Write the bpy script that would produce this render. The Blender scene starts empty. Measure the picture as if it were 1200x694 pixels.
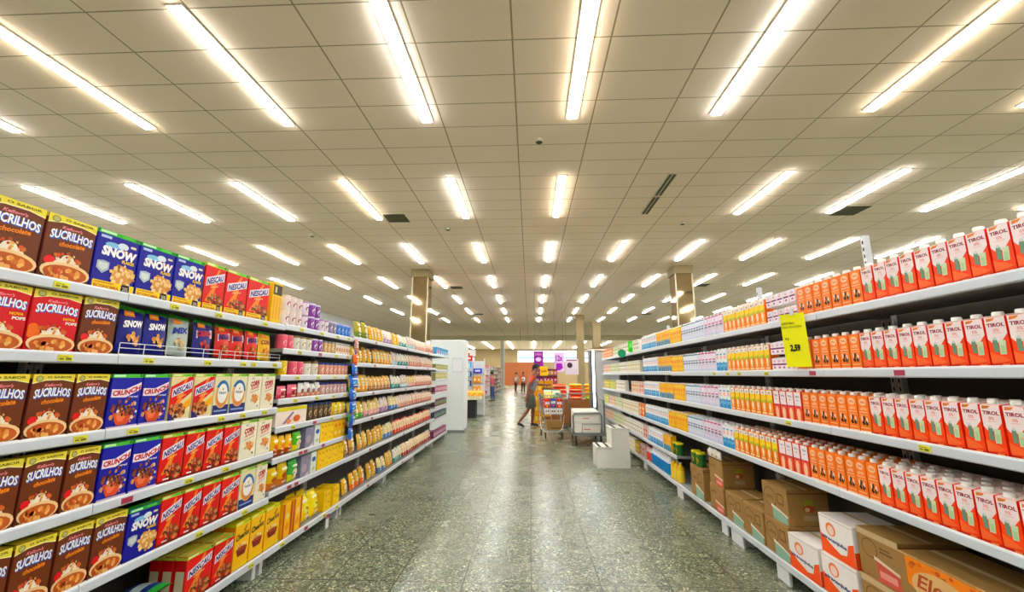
import bpy, math, random
from mathutils import Vector, Matrix
R = random.Random(7)
PI = math.pi
sc = bpy.context.scene
COL = sc.collection

# ------------------------------------------------------------------ camera, world, exposure
cam_d = bpy.data.cameras.new('camera'); cam = bpy.data.objects.new('camera', cam_d); COL.objects.link(cam)
cam_d.sensor_width = 36.0; cam_d.lens = 492.8 / 1200 * 36.0; cam_d.clip_end = 200; cam_d.clip_start = .05
cam.location = (0, 0, 1.5); cam.rotation_mode = 'XYZ'
cam.rotation_euler = (PI / 2 + .1847, 0, .0418)
sc.camera = cam
w = bpy.data.worlds.new('world'); sc.world = w; w.use_nodes = True
w.node_tree.nodes['Background'].inputs[0].default_value = (.9, .95, 1, 1)
w.node_tree.nodes['Background'].inputs[1].default_value = .3
sc.view_settings.view_transform = 'Standard'; sc.view_settings.look = 'None'
sc.view_settings.gamma = 1; sc.view_settings.use_curve_mapping = False
sc.view_settings.exposure = 1.5
try:
    sc.cycles.use_denoising = True; sc.cycles.denoising_prefilter = 'ACCURATE'
    sc.cycles.max_bounces = 9; sc.cycles.diffuse_bounces = 7
    sc.cycles.sample_clamp_indirect = 6
except Exception:
    pass
LAMP = 17.0

# ------------------------------------------------------------------ materials
def lin(h):
    if isinstance(h, str):
        h = h.lstrip('#'); c = [int(h[i:i + 2], 16) / 255 for i in (0, 2, 4)]
    else: c = list(h)
    return [x / 12.92 if x <= .04045 else ((x + .055) / 1.055) ** 2.4 for x in c]
MATS = {}
def mat(name, col, rough=.4, metal=0., var=.08, scale=25., emit=0., spec=.5, alpha=1.):
    if name in MATS: return name
    m = bpy.data.materials.new(name); m.use_nodes = True
    nt = m.node_tree; b = nt.nodes['Principled BSDF']
    c = lin(col)
    tc = nt.nodes.new('ShaderNodeTexCoord'); n = nt.nodes.new('ShaderNodeTexNoise'); n.inputs['Scale'].default_value = scale
    nt.links.new(tc.outputs['Object'], n.inputs['Vector'])
    mx = nt.nodes.new('ShaderNodeMix'); mx.data_type = 'RGBA'
    mx.inputs[6].default_value = (*[max(0, x * (1 - var)) for x in c], 1); mx.inputs[7].default_value = (*[min(1, x * (1 + var)) for x in c], 1)
    nt.links.new(n.outputs[0], mx.inputs[0]); nt.links.new(mx.outputs[2], b.inputs['Base Color'])
    b.inputs['Roughness'].default_value = rough; b.inputs['Metallic'].default_value = metal
    b.inputs['Specular IOR Level'].default_value = spec
    if alpha < 1: b.inputs['Alpha'].default_value = alpha
    if emit:
        nt.links.new(mx.outputs[2], b.inputs['Emission Color']); b.inputs['Emission Strength'].default_value = emit
    MATS[name] = m
    return name
def P(h, rough=.38):            # a print ink / packaging colour, a little more saturated than its code
    c = [int(h.lstrip('#')[i:i + 2], 16) / 255 for i in (0, 2, 4)]; y = .3 * c[0] + .59 * c[1] + .11 * c[2]
    h = '#%02x%02x%02x' % tuple(int(255 * min(1, max(0, y + (x - y) * 1.14))) for x in c)
    return mat('ink_' + h.lstrip('#') + ('' if rough == .38 else '_%d' % int(rough * 100)), h, max(rough, .46) if rough > .3 else .36, var=.05, scale=18, spec=.28)
mat('steel_white', '#d9dde2', .35, var=.03)
mat('rail', '#c3cad2', .3, var=.03)
mat('shelf_board', '#9a9c9c', .5)
mat('back_panel', '#4a443c', .7)
mat('upright', '#b9bab6', .45, .2)
mat('foot_metal', '#c9ccca', .5)
mat('tag_yellow', '#e3de1e', .5); mat('tag_red', '#a8284a', .5); mat('tag_ink', '#6b6a10', .6)
mat('chrome', '#c8ccd0', .22, .95); mat('dark_metal', '#3c4042', .4, .7); mat('grey_metal', '#7d8488', .4, .6)
mat('rubber', '#15151a', .7)
mat('kraft', '#9e763a', .75, var=.12, scale=14); mat('kraft_dark', '#80571f', .8, var=.1); mat('kraft_print', '#6d4a1a', .8)
mat('white_card', '#eeeae2', .6); mat('cap', '#f2f0ea', .3)
mat('skin', '#8a5638', .55); mat('skin_light', '#b98462', .55); mat('hair', '#17110e', .7)
mat('plastic_white', '#e6e6dc', .45)
mat('wall_white', '#dfe6e8', .8, var=.02, scale=2); mat('wall_tan', '#98855e', .8, var=.06, scale=1.); mat('wall_orange', '#96501f', .7, var=.08, scale=1.)
mat('mirror_tan', '#b8a078', .07, .85, var=.03, scale=1.); mat('col_cream', '#d8cfae', .5, var=.03, scale=1.)
mat('vent_dark', '#57503a', .8); mat('vent_frame', '#d5cfb8', .5)
mat('fixture', '#e8e6da', .4)

def lamp_mat(name, rgb, s):
    m = bpy.data.materials.new(name); m.use_nodes = True; nt = m.node_tree; nt.nodes.clear()
    e = nt.nodes.new('ShaderNodeEmission'); o = nt.nodes.new('ShaderNodeOutputMaterial')
    e.inputs[0].default_value = (*rgb, 1); e.inputs[1].default_value = s
    nt.links.new(e.outputs[0], o.inputs[0]); MATS[name] = m; return name
lamp_mat('lamp_cool', (.93, .96, 1.0), LAMP); lamp_mat('lamp_warm', (1.0, .88, .72), LAMP); lamp_mat('lamp_neutral', (1., .96, .9), LAMP)
lamp_mat('sign_light', (.8, .95, 1.0), 3.2); lamp_mat('banner_glow', (.85, .9, 1.0), 1.0)  # the banner's brightness is added emission, there is no lamp in it

def floor_mat():
    m = bpy.data.materials.new('terrazzo_floor'); m.use_nodes = True; nt = m.node_tree; b = nt.nodes['Principled BSDF']; L = nt.links.new
    g = nt.nodes.new('ShaderNodeNewGeometry')
    v = nt.nodes.new('ShaderNodeTexVoronoi'); v.inputs['Scale'].default_value = 85
    v2 = nt.nodes.new('ShaderNodeTexVoronoi'); v2.inputs['Scale'].default_value = 38
    n = nt.nodes.new('ShaderNodeTexNoise'); n.inputs['Scale'].default_value = 1.3; n.inputs['Detail'].default_value = 3
    for t in (v, v2, n): L(g.outputs['Position'], t.inputs['Vector'])
    sep = nt.nodes.new('ShaderNodeSeparateColor'); L(v.outputs['Color'], sep.inputs[0])
    r = nt.nodes.new('ShaderNodeValToRGB'); L(sep.outputs[0], r.inputs[0])
    e = r.color_ramp; e.interpolation = 'CONSTANT'
    pts = [(0, '#4a5448'), (.2, '#68746a'), (.4, '#828c7e'), (.6, '#928f7c'), (.72, '#7a8476'), (.88, '#a9ab90'), (.95, '#cfcfba')]
    e.elements[0].position = 0; e.elements[0].color = (*lin(pts[0][1]), 1); e.elements[1].position = pts[1][0]; e.elements[1].color = (*lin(pts[1][1]), 1)
    for p, c in pts[2:]:
        k = e.elements.new(p); k.color = (*lin(c), 1)
    sep2 = nt.nodes.new('ShaderNodeSeparateColor'); L(v2.outputs['Color'], sep2.inputs[0])
    mx = nt.nodes.new('ShaderNodeMix'); mx.data_type = 'RGBA'; mx.blend_type = 'MULTIPLY'; mx.inputs[0].default_value = .8
    r2 = nt.nodes.new('ShaderNodeValToRGB'); L(sep2.outputs[1], r2.inputs[0]); r2.color_ramp.elements[0].color = (.5, .55, .48, 1); r2.color_ramp.elements[1].color = (1.15, 1.12, 1, 1)
    L(r.outputs[0], mx.inputs[6]); L(r2.outputs[0], mx.inputs[7])
    # wide stains / wear
    mx2 = nt.nodes.new('ShaderNodeMix'); mx2.data_type = 'RGBA'; mx2.blend_type = 'MULTIPLY'; mx2.inputs[0].default_value = 1
    r3 = nt.nodes.new('ShaderNodeValToRGB'); L(n.outputs[0], r3.inputs[0]); r3.color_ramp.elements[0].position = .3; r3.color_ramp.elements[0].color = (.86, .92, .84, 1); r3.color_ramp.elements[1].position = .7; r3.color_ramp.elements[1].color = (1.1, 1.05, .98, 1)
    L(mx.outputs[2], mx2.inputs[6]); L(r3.outputs[0], mx2.inputs[7])
    # joints every 0.5 m
    sx = nt.nodes.new('ShaderNodeSeparateXYZ'); L(g.outputs['Position'], sx.inputs[0])
    def joint(out, off):
        a = nt.nodes.new('ShaderNodeMath'); a.operation = 'ADD'; a.inputs[1].default_value = 100 + off; L(out, a.inputs[0])
        p = nt.nodes.new('ShaderNodeMath'); p.operation = 'PINGPONG'; p.inputs[1].default_value = .25; L(a.outputs[0], p.inputs[0])
        c = nt.nodes.new('ShaderNodeMath'); c.operation = 'LESS_THAN'; c.inputs[1].default_value = .0048; L(p.outputs[0], c.inputs[0]); return c.outputs[0]
    mxx = nt.nodes.new('ShaderNodeMath'); mxx.operation = 'MAXIMUM'; L(joint(sx.outputs[0], 0), mxx.inputs[0]); L(joint(sx.outputs[1], .1), mxx.inputs[1])
    mx3 = nt.nodes.new('ShaderNodeMix'); mx3.data_type = 'RGBA'; mx3.inputs[7].default_value = (.06, .065, .05, 1)
    L(mxx.outputs[0], mx3.inputs[0]); L(mx2.outputs[2], mx3.inputs[6]); L(mx3.outputs[2], b.inputs['Base Color'])
    rr = nt.nodes.new('ShaderNodeMapRange'); rr.inputs[3].default_value = .2; rr.inputs[4].default_value = .34; L(n.outputs[0], rr.inputs[0]); L(rr.outputs[0], b.inputs['Roughness'])
    n2 = nt.nodes.new('ShaderNodeTexNoise'); n2.inputs['Scale'].default_value = 9; L(g.outputs['Position'], n2.inputs['Vector'])
    bp = nt.nodes.new('ShaderNodeBump'); bp.inputs['Strength'].default_value = .06; bp.inputs['Distance'].default_value = .01; L(n2.outputs[0], bp.inputs['Height']); L(bp.outputs[0], b.inputs['Normal'])
    b.inputs['Specular IOR Level'].default_value = .55
    MATS['floor'] = m
floor_mat()
def ceiling_mat():
    m = bpy.data.materials.new('ceiling_tiles'); m.use_nodes = True; nt = m.node_tree; b = nt.nodes['Principled BSDF']; L = nt.links.new
    g = nt.nodes.new('ShaderNodeNewGeometry'); sx = nt.nodes.new('ShaderNodeSeparateXYZ'); L(g.outputs['Position'], sx.inputs[0])
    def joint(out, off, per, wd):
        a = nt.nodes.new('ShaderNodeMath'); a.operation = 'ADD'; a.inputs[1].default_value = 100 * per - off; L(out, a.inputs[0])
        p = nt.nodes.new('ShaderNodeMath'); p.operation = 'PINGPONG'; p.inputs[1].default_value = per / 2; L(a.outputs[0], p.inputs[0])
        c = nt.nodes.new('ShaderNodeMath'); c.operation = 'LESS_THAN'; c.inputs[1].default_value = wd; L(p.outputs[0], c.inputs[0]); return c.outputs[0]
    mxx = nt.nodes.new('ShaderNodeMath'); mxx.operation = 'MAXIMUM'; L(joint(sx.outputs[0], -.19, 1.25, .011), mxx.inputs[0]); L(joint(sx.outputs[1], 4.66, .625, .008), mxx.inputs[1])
    n = nt.nodes.new('ShaderNodeTexNoise'); n.inputs['Scale'].default_value = .35; n.inputs['Detail'].default_value = 2; L(g.outputs['Position'], n.inputs['Vector'])
    mx = nt.nodes.new('ShaderNodeMix'); mx.data_type = 'RGBA'; mx.inputs[6].default_value = (*lin('#f6e0c8'), 1); mx.inputs[7].default_value = (*lin('#fae6ce'), 1); L(n.outputs[0], mx.inputs[0])
    mx3 = nt.nodes.new('ShaderNodeMix'); mx3.data_type = 'RGBA'; mx3.inputs[7].default_value = (*lin('#a8946e'), 1)  # joint line tone, with the T-bar shadows painted into it
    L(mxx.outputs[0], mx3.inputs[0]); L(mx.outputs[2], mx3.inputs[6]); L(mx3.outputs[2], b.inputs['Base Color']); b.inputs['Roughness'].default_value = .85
    MATS['ceiling'] = m
ceiling_mat()

# ------------------------------------------------------------------ mesh helper
_TXT = {}
def text_geo(s, weight=.02, shear=0.):
    k = (s, weight, shear)
    if k in _TXT: return _TXT[k]
    cu = bpy.data.curves.new('t', 'FONT'); cu.body = s; cu.size = 1; cu.offset = weight; cu.resolution_u = 2; cu.shear = shear
    ob = bpy.data.objects.new('t', cu); me = ob.to_mesh()
    v = [(p.co.x, p.co.y) for p in me.vertices]; f = [tuple(p.vertices) for p in me.polygons]
    ob.to_mesh_clear(); bpy.data.objects.remove(ob); bpy.data.curves.remove(cu)
    if not v: v = [(0, 0), (1, 0), (1, 1)]; f = [(0, 1, 2)]
    x0 = min(p[0] for p in v); x1 = max(p[0] for p in v); y0 = min(p[1] for p in v); y1 = max(p[1] for p in v)
    v = [((p[0] - x0) / (x1 - x0), (p[1] - y0) / (y1 - y0)) for p in v]
    _TXT[k] = (v, f); return _TXT[k]

class MB:
    def __init__(s): s.v = []; s.f = []; s.m = []; s.slots = []; s.layer = 1; s.map = None; s.sm = []
    def mi(s, name):
        if name not in s.slots: s.slots.append(name)
        return s.slots.index(name)
    def face(s, pts, m, smooth=False):
        i = len(s.v); s.v += [tuple(p) for p in pts]; s.f.append(tuple(range(i, i + len(pts)))); s.m.append(s.mi(m)); s.sm.append(smooth)
    def grid(s, rows, m, closed=False, smooth=True):       # rows of points, m a name or f(i,j)
        i0 = len(s.v); n = len(rows[0])
        for r in rows: s.v += [tuple(p) for p in r]
        for i in range(len(rows) - 1):
            for j in range(n if closed else n - 1):
                a = i0 + i * n + j; b = i0 + i * n + (j + 1) % n
                s.f.append((a, b, b + n, a + n)); s.m.append(s.mi(m(i, j) if callable(m) else m)); s.sm.append(smooth)
    def box(s, x0, x1, y0, y1, z0, z1, m):
        p = [(x0, y0, z0), (x1, y0, z0), (x1, y1, z0), (x0, y1, z0), (x0, y0, z1), (x1, y0, z1), (x1, y1, z1), (x0, y1, z1)]
        i = len(s.v); s.v += p
        ms = m if isinstance(m, dict) else {}
        d = ms.get('d', m if not ms else None)
        for k, q in (('b', (0, 3, 2, 1)), ('t', (4, 5, 6, 7)), ('f', (0, 1, 5, 4)), ('r', (1, 2, 6, 5)), ('k', (2, 3, 7, 6)), ('l', (3, 0, 4, 7))):
            s.f.append(tuple(i + a for a in q)); s.m.append(s.mi(ms.get(k, d))); s.sm.append(False)
    def bbox(s, x0, x1, y0, y1, z0, z1, m, b=.004):         # box with chamfered vertical and top edges
        def ring(x0, x1, y0, y1, c, z): return [(x0 + c, y0, z), (x1 - c, y0, z), (x1, y0 + c, z), (x1, y1 - c, z), (x1 - c, y1, z), (x0 + c, y1, z), (x0, y1 - c, z), (x0, y0 + c, z)]
        rows = [ring(x0 + b, x1 - b, y0 + b, y1 - b, b * .5, z0), ring(x0, x1, y0, y1, b, z0 + b), ring(x0, x1, y0, y1, b, z1 - b), ring(x0 + b, x1 - b, y0 + b, y1 - b, b * .5, z1)]
        s.grid(rows, m, True, False)
        s.face(rows[3], m); s.face(list(reversed(rows[0])), m)
    def lathe(s, prof, m, n=14, c=(0, 0), smooth=True):     # prof [(r,z)]; m name or f(i,j)
        rows = [[(c[0] + r * math.cos(2 * PI * j / n), c[1] + r * math.sin(2 * PI * j / n), z) for j in range(n)] for r, z in prof]
        s.grid(rows, m, True, smooth)
        s.face(rows[-1], m(len(prof) - 2, 0) if callable(m) else m); s.face(list(reversed(rows[0])), m(0, 0) if callable(m) else m)
    def tube(s, pts, r, m, n=6, closed=False):
        pts = [Vector(p) for p in pts]; rows = []; up = Vector((0, 0, 1)); N = len(pts)
        for i, p in enumerate(pts):
            t = (pts[(i + 1) % N] - pts[i - 1]) if closed else (pts[min(i + 1, N - 1)] - pts[max(i - 1, 0)])
            t.normalize(); a = t.cross(up)
            if a.length < .05: a = t.cross(Vector((0, 1, 0)))
            a.normalize(); b = t.cross(a)
            rr = r[i] if isinstance(r, (list, tuple)) else r
            rows.append([p + a * rr * math.cos(2 * PI * j / n) + b * rr * math.sin(2 * PI * j / n) for j in range(n)])
        if closed: rows.append(rows[0])
        s.grid(rows, m, True)
        if not closed: s.face(rows[0], m); s.face(list(reversed(rows[-1])), m)
    # flat artwork on a face: coordinates u,v in 0..1 through s.map(u, v, offset)
    def A(s, pts, m, h=1):
        s.layer += h; s.face([s.map(min(max(u, .004), .996), min(max(v, .004), .996), s.layer * .0002) for u, v in pts], m)
    def rect(s, u0, v0, u1, v1, m): s.A([(u0, v0), (u1, v0), (u1, v1), (u0, v1)], m)
    def ell(s, cu, cv, ru, rv, m, n=18, a0=0, a1=2 * PI):
        s.A([(cu + ru * math.cos(a0 + (a1 - a0) * i / n), cv + rv * math.sin(a0 + (a1 - a0) * i / n)) for i in range(n if a1 - a0 > 6.2 else n + 1)], m)
    def text(s, t, u0, v0, u1, v1, m, weight=.025, shear=0., rot=0., rise=0., arch=0.):   # text fitted in a box; rise lifts the right end
        V, F = text_geo(t, weight, shear); s.layer += 1; off = s.layer * .0002
        i = len(s.v)
        for a, b in V:
            u = u0 + (u1 - u0) * a; v = v0 + (v1 - v0) * b + rise * a + arch * 4 * a * (1 - a)
            s.v.append(tuple(s.map(u, v, off)))
        k = s.mi(m)
        for f in F: s.f.append(tuple(i + a for a in f)); s.m.append(k); s.sm.append(False)
    def mesh(s, name):
        me = bpy.data.meshes.new(name); me.from_pydata(s.v, [], s.f)
        for x in s.slots: me.materials.append(MATS[x])
        me.polygons.foreach_set('material_index', s.m); me.polygons.foreach_set('use_smooth', s.sm); me.update(); return me
    def build(s, name, parent=None, loc=None):
        o = bpy.data.objects.new(name, s.mesh(name)); COL.objects.link(o)
        if parent: o.parent = parent
        if loc: o.location = loc
        return o

def tag(o, label, cat=None, group=None, kind=None):
    if label: o['label'] = label
    if cat: o['category'] = cat
    if group: o['group'] = group
    if kind: o['kind'] = kind
    return o
def struct(o): o['kind'] = 'structure'; return o
def empty(name, loc, rz=0, label=None, cat=None, group=None):
    o = bpy.data.objects.new(name, None); COL.objects.link(o); o.location = loc; o.rotation_euler = (0, 0, rz); o.empty_display_size = .1
    return tag(o, label, cat, group)

class Proto:                    # a product: one mesh plus child part meshes; copies share the data
    def __init__(s, name, cat, mb, kids=(), w=.1, d=.08, h=.2):
        s.name, s.cat, s.w, s.d, s.h = name, cat, w, d, h
        s.me = mb.mesh(name); s.kids = [(n, k.mesh(n), loc) for n, k, loc in kids]
    def place(s, loc, rz, label, group=None, rx=0., sz=1.):
        o = bpy.data.objects.new(s.name, s.me); COL.objects.link(o); o.location = loc; o.rotation_euler = (rx, 0, rz)
        if sz != 1.: o.scale = (sz, sz, sz)
        tag(o, label, s.cat, group)
        for n, me, l in s.kids:
            c = bpy.data.objects.new(n, me); COL.objects.link(c); c.parent = o; c.location = l
        return o

ORD = ['zeroth', 'first', 'second', 'third', 'fourth', 'fifth', 'sixth', 'seventh', 'eighth', 'ninth', 'tenth', 'eleventh', 'twelfth', 'thirteenth', 'fourteenth', 'fifteenth', 'sixteenth', 'seventeenth', 'eighteenth', 'nineteenth', 'twentieth']
XL, XR = -2.04, 1.845
def front(side, x): return (XL - x) if side == 'L' else (XR + x)
def rz_of(side): return PI / 2 if side == 'L' else -PI / 2
def run(side, z, y0, y1, pr, desc, where, n=None, ranks=1, tiers=1, back=.014, lean=0., jit=.003, gap=.003, yaw=.03):
    yaw = min(yaw, .0016 / pr.w) if pr.cat in ('box', 'carton') else yaw
    """a run of one product along a shelf; every copy a thing of its own"""
    n = n or max(1, int((y1 - y0 + .006) / (pr.w + gap * .5))); step = (y1 - y0) / n; vary = pr.cat == 'pouch'
    for k in range(n):
        for r in range(ranks):
            for t in range(tiers):
                y = y0 + step * (k + .5)
                x = front(side, back + r * (pr.d + .009) + R.uniform(0, jit))
                pos = ORD[k + 1] if k < 20 else '%dth' % (k + 1)
                lab = '%s, %s from the near end, %s' % (desc, pos, where)
                if n == 1: lab = '%s, %s' % (desc, where)
                if r: lab = '%s, %s along, rank %s, %s' % (desc, pos, ['', 'two', 'three', 'four'][r], where)
                if tiers > 1: lab += (' lower', ' upper', ' topmost')[t]
                pr.place((x, y, z + .0015 + t * (pr.h + .002) + pr.d * math.sin(abs(lean))), rz_of(side) + R.uniform(-yaw, yaw) * (.3 if tiers > 1 else 1), lab, None, lean, R.uniform(.84, .96) if vary else 1.)
# ------------------------------------------------------------------ room
CZ = 5.69
def plane_box(name, x0, x1, y0, y1, z0, z1, m):
    b = MB(); b.box(x0, x1, y0, y1, z0, z1, m); return struct(b.build(name))
plane_box('floor', -14, 17, -13, 63, -.1, 0, 'floor')
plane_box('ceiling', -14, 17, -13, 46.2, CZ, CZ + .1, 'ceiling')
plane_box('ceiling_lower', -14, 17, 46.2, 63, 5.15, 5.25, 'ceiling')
plane_box('trim_1', -14, 17, 46.0, 46.2, 5.15, CZ, 'col_cream')
plane_box('wall_left', -14.1, -14, -13, 63, 0, CZ + .1, 'wall_white')
plane_box('wall_right', 17, 17.1, -13, 63, 0, CZ + .1, 'wall_white')
plane_box('wall_rear', -14, 17, -13.1, -13, 0, CZ + .1, 'wall_white')
b = MB(); b.box(-14, 17, 62, 62.2, 3.2, 5.25, 'wall_tan'); b.box(-4.2, 1.6, 62, 62.2, 0, 3.2, 'wall_orange'); b.box(-14, -4.2, 62, 62.2, 0, 3.2, 'wall_tan'); b.box(1.6, 17, 62, 62.2, 0, 3.2, 'wall_tan'); struct(b.build('wall_back'))

# building columns
def column(x0, x1, y, lab, face):
    t = empty('building_column', ((x0 + x1) / 2, y + .35, 0), 0, lab, 'column')
    hw = (x1 - x0) / 2
    b = MB(); b.bbox(-hw, hw, -.35, .35, 0, CZ - .3, face, .01); b.build('shaft', t)
    b = MB(); b.bbox(-hw - .06, hw + .06, -.41, .41, CZ - .32, CZ - .001, 'wall_tan', .01); b.build('capital', t)
    for s in (-1, 1):
        b = MB(); b.box(s * hw - .02, s * hw + .02, -.37, -.33, 0, CZ - .32, 'col_cream'); b.build('corner_strip', t)
column(-4.7, -4.08, 16.4, 'tan mirror-clad building column rising behind the left shelves', 'mirror_tan')
column(5.68, 6.32, 16.2, 'cream clad building column rising behind the right shelves', 'mirror_tan')

# ------------------------------------------------------------------ ceiling lights
LX = [-13.6, -11.33, -8.9, -6.5, -4.06, -1.69, .73, 3.06, 5.47, 7.82, 10.2, 12.6, 15.0]
LY = [-9.7, -5.1, -.6, 3.97, 8.38, 12.95, 17.6, 22.1, 26.6, 31.1]
lamp_meshes = {}
for key, L_ in (('a', 1.13),):
    hb = MB(); hb.box(-.1, .1, 0, 2.36, -.02, 0, 'fixture'); lamp_meshes['h'] = hb.mesh('housing')
    for c in ('lamp_cool', 'lamp_warm', 'lamp_neutral'):
        d = MB(); d.box(-.072, .072, 0, L_, -.046, -.0205, c); lamp_meshes[c] = d.mesh('diffuser')
rn = ['behind the camera', 'row above the near shelves', 'second row away', 'third row away', 'fourth row away', 'fifth row away', 'sixth row away', 'seventh row away', 'eighth row away', 'ninth row away', 'last row']
for j, y in enumerate(LY, -2):
    for i, x in enumerate(LX):
        if i in (0,) or (j == 2 and i == 7) or (j < 0 and not 3 < i < 10): continue
        if i == 12 and j not in (1, 2): continue
        if abs(i - 1) == 0 and j > 4: continue
        o = bpy.data.objects.new('ceiling_light', lamp_meshes['h']); COL.objects.link(o); o.location = (x, y, CZ - .001)
        tag(o, 'long recessed strip light in the ceiling, %s, column %s from left' % (rn[max(j, 0)] if j >= 0 else ('second row behind the camera', 'third row behind the camera')[-j - 1], ORD[i]), 'ceiling light', 'strip lights in the tiled ceiling')
        c = R.choice(['lamp_cool', 'lamp_warm', 'lamp_neutral', 'lamp_cool'])
        if (i, j) in ((4, 2), (6, 2), (8, 1)): c = 'lamp_warm'
        for k in (0, 1):
            q = bpy.data.objects.new('diffuser', lamp_meshes[c]); COL.objects.link(q); q.parent = o; q.location = (0, .02 + k * 1.19, 0)
# lower ceiling strips
ls = MB(); ls.box(-.11, .11, 0, 12, -.05, 0, 'lamp_neutral'); lsm = ls.mesh('long_strip')
for i, x in enumerate([-7.9, -5.2, -2.4, .5, 3.4, 6.2, 9, 11.8]):
    o = bpy.data.objects.new('ceiling_light', lsm); COL.objects.link(o); o.location = (x, 47.5, 5.149)
    tag(o, 'continuous light line under the far lower ceiling, %s from the left' % ORD[i + 1], 'ceiling light', 'light lines under the lower ceiling')
# slot diffuser
for k in (0, 1):
    t = empty('slot_vent', (3.06, 8.4 + k * 1.17, CZ), 0, ('nearer' if k == 0 else 'farther') + ' half of the narrow slotted air vent between ceiling lights', 'vent', 'slot vents')
    b = MB(); b.box(-.1, .1, 0, 1.1, -.02, -.001, 'vent_frame'); b.build('frame', t)
    for s in (-.045, .045):
        b = MB(); b.box(s - .026, s + .026, .02, 1.08, -.03, -.0205, 'vent_dark'); b.build('slot', t)
for x, y, sx, lab in [(-3.9, 10.4, .62, 'beside the warm strip light on the left'), (8.0, 10.35, .66, 'above the right shelves near a column'), (-3.85, 19.7, .6, 'past the left column'), (-3.85, 28.9, .6, 'far down the left side'), (7.9, 19.6, .6, 'behind the right column'), (7.9, 29.3, .6, 'far down the right side')]:
    t = empty('ceiling_vent', (x, y, CZ), 0, 'square dark air grille ' + lab, 'vent', 'square ceiling grilles')
    b = MB(); b.box(0, sx, 0, sx, -.012, -.001, 'vent_frame'); b.build('frame', t)
    for k in range(9):
        b = MB(); b.box(.02, sx - .02, .02 + k * (sx - .04) / 9, .02 + (k + .93) * (sx - .04) / 9, -.022, -.0125, 'vent_dark'); b.build('slat', t)
for x, y, lab in [(-2.35, 11.6, 'left of the aisle centre'), (4.3, 11.4, 'right of the aisle centre'), (-6.6, 12.0, 'above the left shelves'), (.2, 7.0, 'near the middle ceiling light')]:
    b = MB(); b.lathe([(.07, -.05), (.08, -.02), (.08, -.001)], 'vent_frame', 14); b.lathe([(.05, -.06), (.06, -.0505)], 'vent_dark', 12)
    o = b.build('smoke_detector', None, (x, y, CZ)); tag(o, 'small round smoke detector on the ceiling, ' + lab, 'smoke detector', 'smoke detectors')
for x, y, h, lab in [(.55, 24, 1.0, 'hanging at the centre of the aisle'), (-.9, 40, .9, 'hanging far down the aisle')]:
    b = MB(); b.tube([(0, 0, 0), (0, 0, -h)], .012, 'dark_metal'); b.lathe([(.02, -h - .05), (.03, -h)], 'dark_metal', 8)
    tag(b.build('hanging_rod', None, (x, y, CZ)), 'thin dark rod ' + lab, 'rod')

# ------------------------------------------------------------------ shelving
def bay(side, y0, y1, zs, lab, depth=.46, tags=None, top_z=2.0, split=False):
    rz = rz_of(side); t = empty('shelving_bay', (front(side, 0), (y0 + y1) / 2, 0), rz, lab, 'shelving')
    W = (y1 - y0) / 2 - .002
    b = MB(); b.box(-W, W, depth, depth + .02, .06, top_z, 'back_panel'); b.build('back_panel', t)
    for s in (-1, 1):
        b = MB(); b.box(s * (W - .02) - .018, s * (W - .02) + .018, depth - .035, depth - .001, 0, top_z, 'upright')
        for k in range(int(top_z / .05) - 1):
            b.face([(s * (W - .02) - .006, depth - .0355, .05 + k * .05), (s * (W - .02) + .006, depth - .0355, .05 + k * .05), (s * (W - .02) + .006, depth - .0355, .075 + k * .05), (s * (W - .02) - .006, depth - .0355, .075 + k * .05)], 'rubber')
        b.build('upright', t)
        b = MB(); b.box(s * (W - .04) - .015, s * (W - .04) + .015, .05, depth - .04, .0, .1, 'foot_metal'); b.box(s * (W - .04) - .02, s * (W - .04) + .02, .03, .05, .0, .1, 'foot_metal'); b.build('foot', t)
    for i, z in enumerate(zs):
        base = i == len(zs) - 1
        b = MB(); b.box(-W, W, .004, depth - .036, z - .028, z, 'shelf_board'); sh = b.build('shelf', t)
        b = MB(); hh = .05 if base else .045
        b.grid([[(-W, .0035, z + .006), (W, .0035, z + .006)], [(-W, -.002, z + .003), (W, -.002, z + .003)], [(-W, -.004, z - .004), (W, -.004, z - .004)], [(-W, -.006, z - hh + .006), (W, -.006, z - hh + .006)], [(-W, .002, z - hh), (W, .002, z - hh)], [(-W, .0035, z - hh + .004), (W, .0035, z - hh + .004)]], lambda i, j: 'steel_white' if i < 2 else 'rail', False, False)
        b.face([(-W, .0035, z + .006), (-W, -.004, z - .004), (-W, -.006, z - hh + .006), (-W, .0035, z - hh + .004)], 'rail'); b.face([(W, .0035, z + .006), (W, -.004, z - .004), (W, -.006, z - hh + .006), (W, .0035, z - hh + .004)], 'rail')
        b.build('price_rail', sh)
        for s in ((-1, 1) if not base else ()):
            b = MB(); b.face([(s * (W - .012), .02, z - .028), (s * (W - .012), depth - .04, z - .028), (s * (W - .012), depth - .04, z - .045)], 'shelf_board'); b.face([(s * (W - .015), .02, z - .028), (s * (W - .015), depth - .04, z - .045), (s * (W - .015), depth - .04, z - .028)], 'shelf_board'); b.build('bracket', sh)
        for u, c in (tags or {}).get(i, ()):
            b = MB(); x = (u - .5) * 2 * W; x = x if side == 'L' else -x
            b.box(x - .03, x + .03, -.0085, -.0062, z - .035, z - .008, c)
            if c == 'tag_yellow':
                b.map = lambda uu, vv, o, x=x, z=z: (x - .03 + uu * .06, -.0085 - o, z - .035 + vv * .027)
                b.rect(.1, .62, .7, .72, 'tag_ink'); b.rect(.1, .2, .4, .45, 'tag_ink'); b.rect(.5, .15, .9, .5, 'tag_ink')
            b.build('price_tag', sh)
    return t
Y_, RED = 'tag_yellow', 'tag_red'
ZL = [1.904, 1.594, 1.236, .90, .56, .157]
ybL = [.60, 2.02, 3.42, 4.80, 6.25, 7.70, 9.20, 10.66]
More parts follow.
